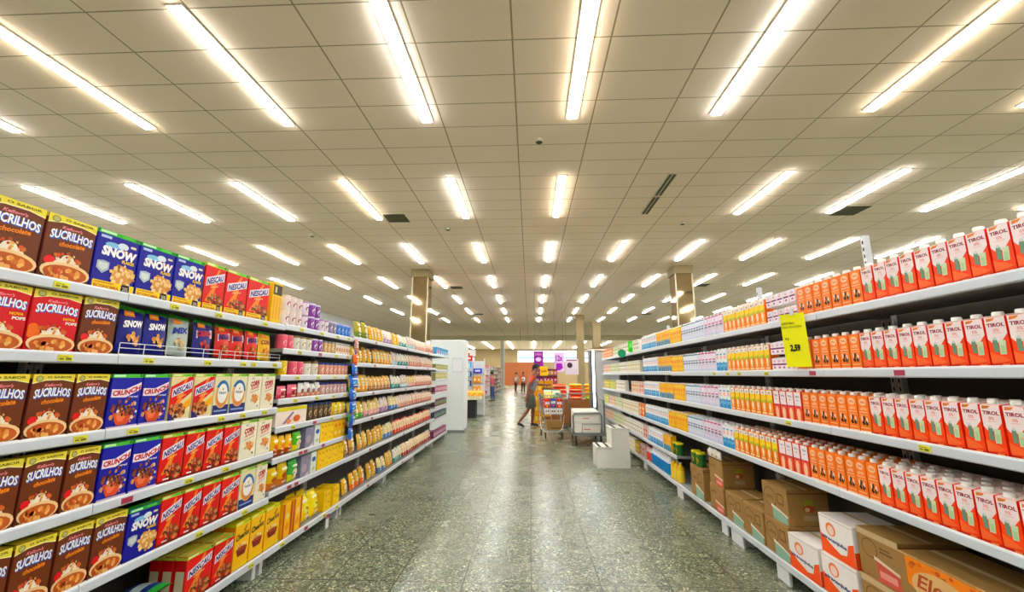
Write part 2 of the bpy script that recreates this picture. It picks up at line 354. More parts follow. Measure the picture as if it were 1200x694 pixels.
tL = {0: [(.78, Y_)], 1: [(.83, Y_)], 2: [(.92, Y_), (.3, Y_)], 3: [(.4, Y_)], 4: [(.7, Y_)], 5: []}
bay('L', .60, 2.02, ZL, 'near left shelving bay holding the brown cereal boxes', tags=tL, top_z=1.95)
tL2 = {0: [(.2, Y_), (.45, Y_), (.8, Y_)], 1: [(.12, Y_), (.42, Y_), (.66, Y_), (.74, Y_), (.93, Y_)], 2: [(.1, Y_), (.55, Y_), (.7, Y_), (.88, Y_)], 3: [(.12, RED), (.4, Y_), (.62, Y_)], 4: [(.5, Y_), (.8, Y_)], 5: [(.9, Y_)]}
bay('L', 2.02, 3.42, ZL, 'second left shelving bay, holding blue, red and white cereal boxes', tags=tL2, top_z=1.95)
Z3 = [1.914, 1.713, 1.493, 1.30, 1.077, .838, .59, .157]
t3 = {k: [(.18, Y_), (.45, RED if k % 3 == 1 else Y_), (.7, Y_), (.9, Y_)] for k in range(8)}
t3[5] = [(.3, RED), (.36, RED), (.6, RED)]; t3[6] = [(.28, RED), (.2, RED)]
bay('L', 3.42, 4.80, Z3, 'left shelving bay with eight close shelves of tins and packets', tags=t3, top_z=1.95)
Z4 = [1.934, 1.635, 1.283, .968, .585, .157]
for k, (a, c, nm) in enumerate([(4.8, 6.25, 'first'), (6.25, 7.7, 'second'), (7.7, 9.2, 'third')]):
    bay('L', a, c, Z4, 'left shelving bay of pasta pouches, %s beyond the blue hanging strip' % nm, tags={i: [(.5, RED)] for i in range(6)}, top_z=1.97)
Z8 = [1.94, 1.61, 1.40, 1.11, .81, .55, .157]
bay('L', 9.2, 10.66, Z8, 'last left shelving bay before the white end panel', top_z=1.97)
ZR = [1.889, 1.530, 1.182, .825, .157]
ZR6 = [1.895, 1.540, 1.180, .818, .485, .157]
bay('R', -.05, 1.38, ZR, 'right shelving bay at the right edge of the photo', top_z=1.93)
bay('R', 1.38, 2.76, ZR, 'near right shelving bay of orange and white milk cartons', tags={1: [(.6, RED)], 2: [(.55, Y_)]}, top_z=1.93)
bay('R', 2.76, 4.2, ZR, 'right shelving bay under the hanging yellow price card', tags={1: [(.07, RED), (.45, Y_), (.75, Y_), (.9, Y_)], 2: [(.3, Y_)]}, top_z=1.93)
bay('R', 4.2, 5.66, ZR, 'right shelving bay with the tall white drink packs', tags={1: [(.1, Y_)]}, top_z=1.93)
for k, (a, c, nm) in enumerate([(5.66, 7.26, 'first'), (7.26, 8.7, 'second'), (8.7, 10.1, 'third'), (10.1, 11.0, 'last')]):
    bay('R', a, c, ZR6, '%s right shelving bay past the stacked cardboard cases' % nm, top_z=1.93)

# ------------------------------------------------------------------ product artwork
def fmap(w, h): return lambda u, v, o: (-w / 2 + u * w, -o, v * h)
def heap(b, cu, cv, ru, rv, cols, n, sz=.05, seed=1):
    r = random.Random(seed); l0 = b.layer
    for _ in range(n):
        a = r.uniform(0, 2 * PI); q = math.sqrt(r.random()); u = cu + ru * q * math.cos(a); v = cv + rv * q * math.sin(a)
        k = r.randint(4, 6); t = r.uniform(0, 6); s = sz * r.uniform(.5, 1.1)
        b.layer = l0 + 1 + r.randint(0, 5)
        b.A([(u + s * math.cos(t + 2 * PI * i / k) * r.uniform(.7, 1.1), v + s * .7 * math.sin(t + 2 * PI * i / k)) for i in range(k)], P(r.choice(cols)), 0)
    b.layer = l0 + 7
def bowl(b, cu, cv, ru, rv, rim, cols, n, seed):
    b.ell(cu, cv, ru, rv, P(rim)); b.ell(cu, cv + .005, ru * .9, rv * .82, P(cols[0])); heap(b, cu, cv, ru * .82, rv * .7, cols, n, ru * .16, seed)
FLK = ['#c8702c', '#e09a4a', '#b0521c', '#e8b468', '#d2562a']
CHO = ['#6a3014', '#8a4420', '#a85a2c', '#c88a5a', '#4a1e10']
def cereal(kind, w=.168, h=.27, d=.06, eco=False):
    b = MB(); S = {'sucr': '#6a3414', 'sucr_red': '#c81420', 'snow': '#14148a', 'nescau': '#d41a14', 'nescau_cream': '#e6d8a8', 'crunch': '#1a1c9a', 'corn': '#efe9d2', 'nutri': '#e6e0b8', 'cheerios': '#f2c00c'}[kind]
    side = {'sucr': '#6a2a18', 'snow': '#16189a', 'nescau': '#c01010', 'cheerios': '#e89808'}.get(kind, S)
    topc = {'sucr': '#e6cf3c', 'sucr_red': '#c9a82c', 'snow': '#2ca81e', 'crunch': '#5cc83a', 'cheerios': '#d8e020'}.get(kind, '#b4cc4a')
    b.bbox(-w / 2, w / 2, 0, d, 0, h, P(side), .0025)
    b.layer = 1; b.map = fmap(w, h); b.rect(.012, .01, .988, .99, P(S))
    if kind.startswith('sucr'):
        b.A([(0, 1), (0, .845), (.3, .895), (.7, .9), (1, .86), (1, 1)], P('#ead84a')); b.A([(0, .86), (0, .845), (.3, .895), (.7, .9), (1, .86), (1, .875), (.7, .915), (.3, .91)], P('#f4eeb0'))
        b.ell(.15, .925, .085, .05, P('#8c8a3a')); b.ell(.15, .925, .06, .035, P('#c0b878')); b.text('O SABOR', .32, .93, .92, .965, P('#5e5a1c'), .03)
        b.text("Kellogg's", .28, .785, .7, .85, P('#f08a96'), .03, .3)
        b.text('SUCRILHOS', .1, .60, .96, .74, P('#2a52b4'), .05, .1, arch=.03); b.text('SUCRILHOS', .08, .615, .94, .755, P('#f4f6fa'), .035, .1, arch=.03)
        if kind == 'sucr': b.text('chocolate', .28, .52, .8, .595, P('#f08a1c'), .035, .1, rise=.03)
        else: b.text('NOVA', .66, .53, .92, .575, P('#f2c020'), .04); b.text('POPS', .72, .46, .97, .51, P('#f6f2ea'), .05)
        if kind == 'sucr_red': b.ell(.1, .32, .14, .12, P('#e87018'))
        else: b.ell(.16, .28, .11, .07, P('#d4161c'))
        # splash of milk with cereal above the bowl
        b.ell(.5, .25, .26, .1, P('#f0dfc4'), 20); b.ell(.5, .31, .14, .1, P('#f6ead6'), 18); b.ell(.3, .33, .04, .025, P('#f0dfc4'), 10); b.ell(.7, .34, .035, .025, P('#f0dfc4'), 10)
        heap(b, .5, .36, .26, .09, FLK, 16, .05, 12)
        b.ell(.5, .13, .5, .155, P('#ecca96')); b.ell(.5, .115, .44, .125, P('#b85c22')); heap(b, .5, .1, .38, .085, FLK, 34, .07, 3)
        b.rect(.0, .0, 1, .02, P('#e8ddc8'))
    elif kind in ('snow', 'crunch', 'nescau', 'nescau_cream', 'corn', 'nutri', 'cheerios'):
        b.rect(0, .93, 1, 1, P(topc)); b.rect(.04, .945, .4, .985, P('#c8eec0' if kind in ('snow', 'crunch') else '#e6e8a8')); b.rect(.55, .945, .85, .985, P('#58c438' if kind != 'cheerios' else '#9cc020')); b.ell(.93, .965, .05, .028, P('#1c7a18'))
    if kind == 'snow':
        b.rect(.06, .86, .3, .905, P('#b8c4ec')); b.ell(.38, .765, .2, .05, P('#8cc4e6')); b.ell(.6, .79, .13, .06, P('#dfeaf2')); b.rect(.78, .8, .92, .84, P('#e8d6b4'))
        b.A([(.6, .75), (.95, .7), (.9, .62), (.66, .68)], P('#8c1c34'))
        b.text('SNOW', .12, .57, .96, .74, P('#f8f6f8'), .06, .12, rise=-.01); b.text('FLAKES', .62, .5, .92, .56, P('#e8c030'), .05)
        b.A([(.06, .46), (.2, .48), (.34, .46), (.34, .34), (.2, .26), (.06, .34)], P('#aebcc8')); b.A([(.1, .44), (.3, .44), (.3, .36), (.2, .31), (.1, .36)], P('#d4dcd8'))
        b.ell(.68, .28, .26, .17, P('#d89c50')); heap(b, .68, .27, .3, .2, ['#e8b468', '#f0cc8c', '#d08a3c', '#f4dca8'], 40, .07, 5)
    if kind == 'crunch':
        b.A([(.03, .72), (.45, .71), (.97, .84), (.97, .7), (.5, .56), (.03, .57)], P('#f2e4ec'))
        b.text('CRUN', .07, .59, .62, .69, P('#b81830'), .05, .0, rise=.02); b.text('CH', .62, .63, .95, .73, P('#b81830'), .05, 0, rise=.06)
        b.text('cereal', .6, .55, .9, .59, P('#e6e6f0'), .02)
        heap(b, .52, .3, .44, .24, CHO + ['#e8d0c0', '#f0e4dc'], 60, .07, 7)
        b.A([(.15, .28), (.8, .28), (.66, .06), (.3, .06)], P('#d2502c')); b.A([(.25, .24), (.6, .24), (.5, .12), (.34, .12)], P('#e87a50')); heap(b, .5, .3, .3, .09, CHO + ['#f0e4dc'], 26, .06, 8); b.rect(0, 0, 1, .04, P('#c8b8c8'))
    if kind in ('nescau', 'nescau_cream'):
        if kind == 'nescau_cream':
            b.A([(0, .72), (.8, .93), (1, .93), (1, .6), (.55, .42), (.3, .3), (0, .1)], P('#d41a14')); b.A([(.5, .3), (1, .5), (1, .3), (.6, .18)], P('#f0b020'))
        b.A([(.1, .18), (.42, .5), (.3, .52), (.62, .9), (.72, .9), (.5, .6), (.62, .58), (.4, .18)], P('#f08a28'))
        b.A([(.08, .49), (.96, .68), (.96, .86), (.08, .67)], P('#e8e0f0')); b.text('NESCAU', .12, .515, .92, .65, P('#141c6c'), .035, .1, rise=.17)
        b.text('cereal', .3, .47, .7, .5, P('#f4e0a0'), .02, .1, rise=.06)
        heap(b, .62 if kind == 'nescau' else .4, .22, .36, .17, CHO + ['#d89050', '#b86a30'], 44, .08, 9)
        if kind == 'nescau': b.rect(0, 0, 1, .05, P('#7a2018')); b.rect(.2, .06, .45, .09, P('#e6e0e0'))
        else: b.rect(.05, .0, .95, .05, P('#e8e0d8')); b.A([(0, .0), (.35, .0), (0, .2)], P('#282468'))
    if kind == 'corn':
        b.ell(.35, .87, .1, .03, P('#c4c8cc')); b.text('CORN', .2, .64, .82, .78, P('#b01c28'), .05, .1, rise=.06); b.text('FLAKES', .26, .55, .8, .63, P('#d8707a'), .04, .1, rise=.07)
        b.A([(.2, .5), (.85, .58), (.85, .56), (.2, .48)], P('#b8a090')); b.ell(.6, .33, .22, .1, P('#e0a05c')); heap(b, .58, .32, .28, .12, ['#e8a058', '#d87c34', '#f0c080'], 22, .07, 4); b.ell(.8, .12, .04, .03, P('#4a5a90'))
    if kind == 'nutri':
        b.rect(0, 0, 1, .24, P('#1c2c6c')); b.rect(.1, .08, .9, .12, P('#8ca0d0')); b.ell(.5, .5, .44, .34, P('#e8b878')); b.ell(.5, .5, .44, .34, P('#2a6ca4'), 18, .1, 2.6); b.ell(.5, .45, .36, .27, P('#d88c4c')); b.ell(.52, .52, .31, .24, P('#f4f4ee'))
        b.text('Nutri', .32, .5, .74, .57, P('#48607c'), .03); b.ell(.53, .62, .03, .03, P('#c03020'))
    if kind == 'cheerios':
        b.text('Cheerios', .08, .6, .93, .74, P('#4a3a20'), .03, .15, rise=.06); b.A([(.55, .78), (.75, .9), (.78, .88), (.62, .76)], P('#7a3418'))
        b.ell(.5, .46, .36, .08, P('#f0d890')); heap(b, .5, .47, .32, .06, ['#e8b868', '#d09040'], 20, .05, 6); b.A([(.14, .42), (.86, .42), (.74, .27), (.26, .27)], P('#7a1c10')); b.ell(.5, .42, .36, .04, P('#a04020')); b.rect(0, .05, 1, .1, P('#f0d020'))
    if eco:
        b.rect(.02, -.01, .68, .14, P('#f0cc10')); b.text('ECONOMIA', .06, .02, .64, .075, P('#b86a08'), .04); b.rect(.06, .1, .5, .12, P('#c88a10')); b.rect(.7, -.02, .88, .14, P('#2a1c18')); b.text('20%', .72, .03, .86, .1, P('#c8c0b0'), .02); b.rect(.89, -.01, 1.0, .14, P('#e8d020'))
    # near side panel print (local -x)
    b.map = lambda u, v, o: (-w / 2 - o, u * d, v * h); b.layer = 1; b.rect(.12, .12, .88, .7, P('#d8cca8' if kind in ('nescau', 'nutri', 'corn', 'nescau_cream') else S)); b.rect(0, .93, 1, .995, P(topc))
    b.map = lambda u, v, o: (-w / 2 + u * w, v * d, h + o); b.layer = 1; b.rect(.03, .06, .97, .94, P(topc)); b.rect(.1, .3, .9, .7, P('#e0b060' if kind == 'nescau' else topc)); b.rect(.55, .1, .8, .9, P('#58a838' if kind in ('snow', 'crunch') else '#c8c040'))
    return Proto('cereal_box', 'cereal box', b, (), w, d, h)

def pouch(w, h, d, bands, name='snack_pouch', cat='pouch', text=None, tcol='#ffffff', art=None, nu=7, nv=9):
    """pillow bag, bands = [(v_top, colour)...] from bottom"""
    b = MB()
    def bulge(u, v): return d / 2 * (max(0, 1 - abs(2 * u - 1) ** 2.6) ** .6) * (max(0, min(v / .9, 1) * (1 - min(1, v / .93)) * 4) ** .38 if v < .93 else 0)
    def halfw(v): return w / 2 * (1 - .07 * math.sin(PI * min(1, v / .93)))
    def pt(u, v, s): return ((2 * u - 1) * halfw(v), d / 2 - s * bulge(u, v), v * h)
    def col(v):
        for t, c in bands:
            if v <= t + 1e-6: return P(c, .28)
        return P(bands[-1][1], .28)
    vs = sorted(set([0, .08, .2, .35, .5, .65, .8, .9, .95, 1.0] + [t for t, _ in bands]))
    for s in (1, -1):
        b.grid([[pt(i / nu, v, s) for i in (range(nu + 1) if s == 1 else range(nu, -1, -1))] for v in vs], lambda i, j: col((vs[i] + vs[i + 1]) / 2))
    b.map = lambda u, v, o: ((2 * u - 1) * halfw(v), d / 2 - bulge(u, v) - .005 - o * 1.5, v * h)
    if art: art(b)
    if text: b.text(text, .14, .5, .88, .66, P(tcol), .05, .15, rise=.03)
    return Proto(name, cat, b, (), w, d, h)

def carton(kind, w=.074, h=.207, d=.075):
    b = MB()
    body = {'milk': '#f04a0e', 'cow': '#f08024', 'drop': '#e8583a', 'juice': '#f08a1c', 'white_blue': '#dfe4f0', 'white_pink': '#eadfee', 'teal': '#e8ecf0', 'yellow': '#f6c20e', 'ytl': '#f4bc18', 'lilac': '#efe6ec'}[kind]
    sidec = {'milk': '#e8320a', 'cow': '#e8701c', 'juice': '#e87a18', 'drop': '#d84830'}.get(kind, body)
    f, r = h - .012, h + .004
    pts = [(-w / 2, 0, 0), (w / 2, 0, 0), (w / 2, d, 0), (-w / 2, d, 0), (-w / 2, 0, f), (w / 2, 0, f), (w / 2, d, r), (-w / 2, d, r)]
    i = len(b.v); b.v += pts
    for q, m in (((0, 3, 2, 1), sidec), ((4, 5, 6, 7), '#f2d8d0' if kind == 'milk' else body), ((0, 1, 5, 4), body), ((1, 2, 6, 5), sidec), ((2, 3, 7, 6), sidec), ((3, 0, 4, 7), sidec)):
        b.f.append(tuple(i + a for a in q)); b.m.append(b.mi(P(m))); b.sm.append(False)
    b.map = fmap(w, f); b.layer = 0
    if kind == 'milk':
        b.A([(0, 1), (0, .56), (.18, .48), (.62, .48), (1, .66), (1, 1)], P('#efdfe0')); b.A([(.1, .98), (.55, .985), (.4, .93), (.08, .91)], P('#d8803c'))
        b.text('TIROL', .08, .80, .94, .88, P('#8c1c34'), .04); b.text('0%', .36, .70, .64, .765, P('#e08a86'), .02); b.rect(.28, .665, .74, .675, P('#e0a8a0'))
        b.A([(.22, .3), (.22, .5), (.3, .58), (.42, .58), (.46, .5), (.46, .28)], P('#6f8f78')); b.ell(.36, .56, .08, .035, P('#c8d4c8')); b.A([(.5, .24), (.52, .52), (.86, .52), (.8, .24)], P('#c9d8b4')); b.A([(.56, .26), (.57, .42), (.78, .42), (.76, .26)], P('#b2cc9c'))
        b.A([(.0, .3), (.3, .24), (.6, .2), (.95, .12), (.6, .08), (.0, .06)], P('#f26a30')); b.rect(0, .02, 1, .055, P('#c8281c')); b.rect(.5, .0, .85, .05, P('#f08c50'))
    elif kind == 'cow':
        b.ell(.5, .84, .34, .1, P('#f6c49c')); b.text('TIROL', .26, .81, .76, .87, P('#c8501c'), .03); b.text('LEITE', .22, .62, .8, .69, P('#f8d0a8'), .03); b.rect(.1, .55, .9, .57, P('#f8d0a8')); b.rect(.1, .48, .9, .495, P('#f6b880'))
        heap(b, .5, .32, .32, .11, ['#3c2820', '#2c2020', '#f0dcc8', '#5a3a28'], 14, .1, 2); b.rect(0, .0, 1, .05, P('#f6dcc0')); b.rect(.1, .12, .9, .14, P('#f8c090'))
    elif kind == 'drop':
        b.rect(0, .5, 1, 1, P('#efe2e4')); b.text('TIROL', .2, .8, .82, .87, P('#584878'), .02); b.rect(.3, .7, .7, .72, P('#b080a0')); b.A([(.3, 0), (.24, .3), (.5, .52), (.76, .3), (.7, 0)], P('#f4c8a0')); b.A([(.5, .42), (.0, .5), (0, .52), (1, .52), (1, .5)], P('#c8344c'))
    elif kind == 'juice':
        b.rect(0, .82, 1, 1, P('#eee8dc')); b.text('SOY', .3, .85, .75, .94, P('#584c40'), .03); b.rect(0, .56, 1, .82, P('#f4d21c')); b.A([(0, .56), (1, .64), (1, .54), (0, .48)], P('#b8c42c')); b.ell(.5, .36, .2, .14, P('#f6ecc8')); b.rect(.4, .16, .62, .44, P('#f4e0b0')); b.rect(.1, .06, .9, .12, P('#f8d8a8'))
    elif kind in ('white_blue', 'white_pink'):
        c = '#3a6aa8' if kind == 'white_blue' else '#b83a78'
        b.rect(0, .93, 1, 1, P('#2a7c96' if kind == 'white_blue' else '#c02c68')); b.rect(.12, .6, .88, .66, P(c)); b.text('LEITE', .1, .44, .9, .54, P('#2c2c5c'), .06); b.rect(.15, .34, .85, .37, P('#a8b4d8')); b.rect(.2, .25, .8, .28, P('#bcc8e4')); b.A([(0, 0), (1, 0), (1, .12), (0, .2)], P('#cdd4ea'))
    elif kind == 'teal':
        b.A([(0, 0), (1, 0), (1, .45), (.5, .4), (0, .48)], P('#1c8cc4')); b.text('LIGHT', .1, .2, .9, .34, P('#8cd0ec'), .03); b.ell(.5, .68, .3, .1, P('#f0b8b0')); b.rect(.2, .8, .8, .86, P('#5884b8'))
    elif kind == 'yellow':
        b.ell(.5, .66, .32, .1, P('#f0801c')); b.A([(.2, .3), (.36, .55), (.5, .3)], P('#f49a28')); b.A([(.5, .3), (.64, .55), (.8, .3)], P('#f49a28')); b.rect(.1, .82, .9, .9, P('#f8e060')); b.rect(0, 0, 1, .06, P('#d8a010'))
    elif kind == 'ytl':
        b.A([(0, 0), (1, 0), (1, .36), (0, .42)], P('#1c84a8')); b.ell(.5, .66, .3, .1, P('#f08a30')); b.A([(.4, .3), (.5, .52), (.6, .3)], P('#f0ecd8'))
    elif kind == 'lilac':
        b.rect(0, .0, 1, .42, P('#f4ecf0')); b.rect(0, .42, 1, .56, P('#7c3468')); b.ell(.5, .24, .26, .1, P('#c07aa0')); b.ell(.5, .76, .3, .12, P('#e0b8c4'))
    k = MB(); k.lathe([(.0185, 0), (.0185, .013), (.016, .018)], 'cap', 12)
    kids = [('cap', k, (-.004 if kind != 'lilac' else 0, .024, f + .004))] if kind not in ('lilac',) else []
    if kind in ('white_blue', 'white_pink', 'yellow', 'ytl'):
        k2 = MB(); k2.lathe([(.013, 0), (.013, .012), (.011, .014)], P('#f4f4f4'), 8); kids = [('cap', k2, (0, .024, f + .003))]
    nm = {'milk': 'milk_carton', 'cow': 'milk_carton', 'drop': 'milk_carton', 'juice': 'soy_drink_carton', 'white_blue': 'skim_milk_carton', 'white_pink': 'skim_milk_carton', 'teal': 'light_milk_carton', 'yellow': 'juice_carton', 'ytl': 'juice_carton', 'lilac': 'small_drink_carton'}[kind]
    return Proto(nm, 'carton', b, kids, w, d, h + .016)

def tin(r, h, lid, body, name='food_tin', cat='tin', spot=None):
    b = MB(); b.lathe([(r * .96, 0), (r, .004), (r, h * .86)], P(body), 14)
    b.map = lambda u, v, o: ((r + .0008 + o) * math.sin((u - .5) * 2.2), r - (r + .0008 + o) * math.cos((u - .5) * 2.2) - r, v * h)
    if spot: b.ell(.5, .4, .28, .22, P(spot), 12); b.rect(.25, .68, .75, .78, P(spot))
    k = MB(); k.lathe([(r * 1.02, 0), (r * 1.02, h * .1), (r * .97, h * .14)], P(lid), 14)
    return Proto(name, cat, b, [('lid', k, (0, 0, h * .86))], 2 * r, 2 * r, h)
def shift(pr):                 # tins are modelled about their axis: move so that the front touches y=0
    for m in [pr.me]:
        for v in m.vertices: v.co.y += pr.d / 2
    pr.kids = [(n, me, (l[0], l[1] + pr.d / 2, l[2])) for n, me, l in pr.kids]
    return pr
def pack(w, h, d, body, deco, name='food_box', cat='box', word=None, wcol='#ffffff'):
    b = MB(); b.bbox(-w / 2, w / 2, 0, d, 0, h, P(body), .003); b.map = fmap(w, h); b.layer = 1
    for t, *a in deco:
        if t == 'r': b.rect(*a[:4], P(a[4]))
        elif t == 'e': b.ell(*a[:4], P(a[4]), 14)
        elif t == 'p': b.A(a[0], P(a[1]))
    if word: b.text(word, .12, .55, .88, .75, P(wcol), .05)
    return Proto(name, cat, b, (), w, d, h)
def bottle(r, h, body, capc, label, name='drink_bottle', cat='bottle'):
    b = MB(); pr = [(r * .9, 0), (r, .01), (r, h * .62), (r * .85, h * .74), (r * .38, h * .88), (r * .36, h * .93)]
    def m(i, j): return P(label) if i == 1 else P(body)
    b.lathe(pr, m, 12)
    k = MB(); k.lathe([(r * .42, 0), (r * .42, h * .07)], P(capc), 10)
    return shift(Proto(name, cat, b, [('cap', k, (0, 0, h * .93))], 2 * r, 2 * r, h))

# ------------------------------------------------------------------ left shelves, cereal boxes
def boxrow(z, row, where, ranks=1):
    """row: (proto, y_near, y_far, label) one box each"""
    for pr, a, c, lab in row:
        for r in range(ranks):
            sx = (c - a - .005) / pr.w
            o = pr.place((front('L', .017 + r * (pr.d + .009) + R.uniform(0, .003)), (a + c) / 2, z + .0015), rz_of('L') + R.uniform(-.006, .006), lab + ', ' + where + (', rank behind' if r else '') + (' again' if r > 1 else ''))
            o.scale = (sx, 1, 1)
S1 = cereal('sucr', .2, .265, .065); S1A = cereal('sucr', .2, .286, .065); S1r = cereal('sucr_red', .19, .262, .065); SN = cereal('snow', .225, .292, eco=True); SN0 = cereal('snow', .19, .25)
NE = cereal('nescau', .165, .308, .06, eco=True); NE0 = cereal('nescau', .16, .262, .07); NC = cereal('nescau_cream', .16, .268); CR = cereal('crunch', .18, .265); CO = cereal('corn', .18, .268); NU = cereal('nutri', .175, .268); CH = cereal('cheerios', .18, .31, .075)
bs = 'brown chocolate flakes cereal box'
wA, wB, wC, wD, wE, wF = 'left top shelf', 'left second shelf', 'left third shelf', 'left fourth shelf', 'left fifth shelf', 'left bottom shelf'
boxrow(ZL[0], [(S1A, 1.2, 1.41, bs + ' cut off by the photo edge'), (S1A, 1.41, 1.62, bs + ' with dark blue corner at left'), (S1A, 1.625, 1.835, bs + ' touching the first blue box'),
    (SN, 1.84, 2.06, 'blue snow flakes box nearest the brown boxes'), (SN, 2.063, 2.285, 'middle blue snow flakes box of three'), (SN, 2.29, 2.51, 'blue snow flakes box beside the red boxes'),
    (NE, 2.52, 2.70, 'red chocolate cereal box beside the blue boxes'), (NE, 2.71, 2.93, 'middle red chocolate cereal box of three'), (NE, 2.935, 3.19, 'red chocolate cereal box beside the yellow box')], wA)
yb = pack(.13, .33, .1, '#f0c812', [('r', .05, .7, .95, .95, '#4a3a20'), ('r', .1, .1, .3, .65, '#e8a810'), ('r', .4, .1, .6, .65, '#e8a810'), ('r', .7, .1, .9, .65, '#e8a810'), ('r', .2, .75, .4, .9, '#c8b890')], 'cereal_box', 'cereal box')
yb.place((front('L', .012), 3.29, ZL[0] + .0015), rz_of('L'), 'yellow cereal box with dark top band ending the top row, left')
boxrow(ZL[1], [(S1r, 1.25, 1.435, 'red flakes cereal box cut off by the photo edge'), (S1r, 1.44, 1.628, 'red flakes cereal box at the left photo edge'), (S1r, 1.632, 1.828, 'red flakes cereal box next to the brown one'), (S1, 1.833, 2.005, 'brown chocolate cereal box beside the bags')], wB)
boxrow(ZL[2], [(S1, 1.3, 1.505, bs + ' cut off by the photo edge'), (S1, 1.51, 1.685, bs + ' partly cut off at left'), (S1, 1.69, 1.858, 'middle ' + bs), (S1, 1.862, 2.02, bs + ' next to blue ones'),
    (CR, 2.03, 2.20, 'first blue chocolate crunch cereal box'), (CR, 2.205, 2.375, 'second blue chocolate crunch cereal box'), (NC, 2.38, 2.545, 'cream box with red diagonal, beside the blue box'), (NC, 2.55, 2.72, 'cream box with red diagonal, second of two'),
    (NU, 2.725, 2.875, 'cream and navy cereal box with round emblem, nearer one'), (NU, 2.88, 3.045, 'cream and navy cereal box with round emblem, farther one'), (CO, 3.05, 3.215, 'cream corn flakes box beside the round-emblem box'), (CO, 3.22, 3.39, 'cream corn flakes box at the bay end')], wC)
boxrow(ZL[3], [(S1, 1.35, 1.545, bs + ' cut off by the photo edge'), (S1, 1.55, 1.722, bs + ' partly cut off at left'), (S1, 1.727, 1.885, 'middle ' + bs), (S1, 1.89, 2.035, bs + ' next to blue ones'),
    (CR, 2.045, 2.20, 'first blue chocolate crunch cereal box'), (CR, 2.205, 2.375, 'second blue chocolate crunch cereal box'), (NE0, 2.38, 2.54, 'red chocolate cereal box beside the blue box'), (NE0, 2.55, 2.70, 'second red chocolate cereal box'), (NE0, 2.71, 2.86, 'third red chocolate cereal box'), (NE0, 2.87, 3.03, 'fourth red chocolate cereal box'),
    (CO, 3.04, 3.22, 'cream corn flakes box beside the red box'), (CO, 3.225, 3.405, 'cream corn flakes box at the bay end')], wD)
boxrow(ZL[4], [(S1, 1.4, 1.57, bs + ' cut off by the photo edge'), (S1, 1.575, 1.745, bs + ' partly cut off at left'), (S1, 1.75, 1.905, 'second whole ' + bs), (S1, 1.91, 2.065, 'third ' + bs), (S1, 2.07, 2.235, bs + ' next to the blue one'),
    (SN0, 2.24, 2.43, 'blue snow flakes box between brown and red'), (NE0, 2.435, 2.585, 'first red chocolate cereal box'), (NE0, 2.59, 2.735, 'second red chocolate cereal box'), (NE0, 2.74, 2.90, 'third red chocolate cereal box'), (NE0, 2.905, 3.085, 'fourth red chocolate cereal box'),
    (NU, 3.09, 3.26, 'cream and navy cereal box with round emblem'), (CO, 3.265, 3.405, 'cream corn flakes box at the bay end')], wE)
boxrow(ZL[5], [(NE0, 2.68, 2.90, 'red chocolate cereal box beside the blue bags'), (NE0, 2.905, 3.095, 'red chocolate cereal box beside the yellow ones'), (CH, 3.1, 3.265, 'yellow oat ring cereal box beside the red box'), (CH, 3.27, 3.44, 'middle yellow oat ring cereal box'), (CH, 3.445, 3.64, 'last yellow oat ring cereal box')], wF, 3)

# bags in the wire tray, second shelf
def bagart(word, col, back=None, sub=None):
    def f(b):
        if back: b.layer = 1; b.A([(.04, .67), (.84, .76), (.84, .52), (.04, .46)], P(back))
        b.rect(.08, .76, .42, .88, P('#f08a28')); b.rect(.12, .8, .37, .83, P('#f8c060'))
        b.text(word, .06, .5, .76, .66, P(col), .055, .15, rise=.05)
        if sub: heap(b, .45, .26, .24, .13, sub, 22, .08, 4)
    return f
tops = (1.0, '#38b428')
bg = [(pouch(.148, .245, .06, [(.9, '#181a80'), tops], 'cereal_bag', 'cereal bag', art=bagart('SNOW', '#ffffff', None, ['#e8b468', '#d08a3c'])), 2.13, 'nearest blue snow cereal bag'),
      (None, 2.28, 'second blue snow cereal bag'),
      (pouch(.15, .24, .06, [(.9, '#b8c8c0'), tops], 'cereal_bag', 'cereal bag', art=bagart('MIX', '#2c3c90', None, ['#c8a878', '#e0c090'])), 2.44, 'pale silver cereal bag between blue ones'),
      (pouch(.16, .235, .06, [(.9, '#1c1c78'), tops], 'cereal_bag', 'cereal bag', art=bagart('CRUNCH', '#b81830', '#f0e0e8', ['#8a2c20', '#b84030'])), 2.62, 'navy crunch cereal bag'),
      (pouch(.138, .23, .06, [(.9, '#d42818'), tops], 'cereal_bag', 'cereal bag', art=bagart('NESCAU', '#181060', '#f0e0e0', ['#e88830', '#8a4420'])), 2.80, 'red chocolate cereal bag beside the navy bag'),
      (None, 2.95, 'middle red chocolate cereal bag'), (None, 3.10, 'red chocolate cereal bag beside the yellow bag'),
      (pouch(.15, .225, .06, [(.9, '#f0c014'), tops], 'cereal_bag', 'cereal bag', art=bagart('CORN', '#8a4810', None, ['#e8a030', '#c87018'])), 3.27, 'yellow cereal bag at the far end of the tray')]
last = None
for pr, y, lab in bg:
    last = pr or last
    o = last.place((front('L', .03 + R.uniform(0, .01)), y, ZL[1] + .003 + .0095), rz_of('L') + R.uniform(-.04, .04), lab + ' in the wire tray', None, -.12); o.rotation_euler[1] = R.uniform(.07, .1); o.location.z += .008
for y0, y1, lab in [(2.03, 2.72, 'nearer white wire fence in front of the cereal bags'), (2.735, 3.40, 'farther white wire fence in front of the cereal bags')]:
    t = empty('wire_fence', (front('L', .01), y0, ZL[1] + .003), rz_of('L'), lab, 'wire fence'); L_ = y1 - y0
    b = MB()
    for zz in (.004, .035, .06): b.tube([(0, 0, zz), (L_, 0, zz)], .0022, 'steel_white', 5)
    b.build('rail_wires', t)
    for k in range(6): b = MB(); b.tube([(L_ * k / 5, 0, .0), (L_ * k / 5, 0, .06)], .0022, 'steel_white', 5); b.build('upright_wire', t)
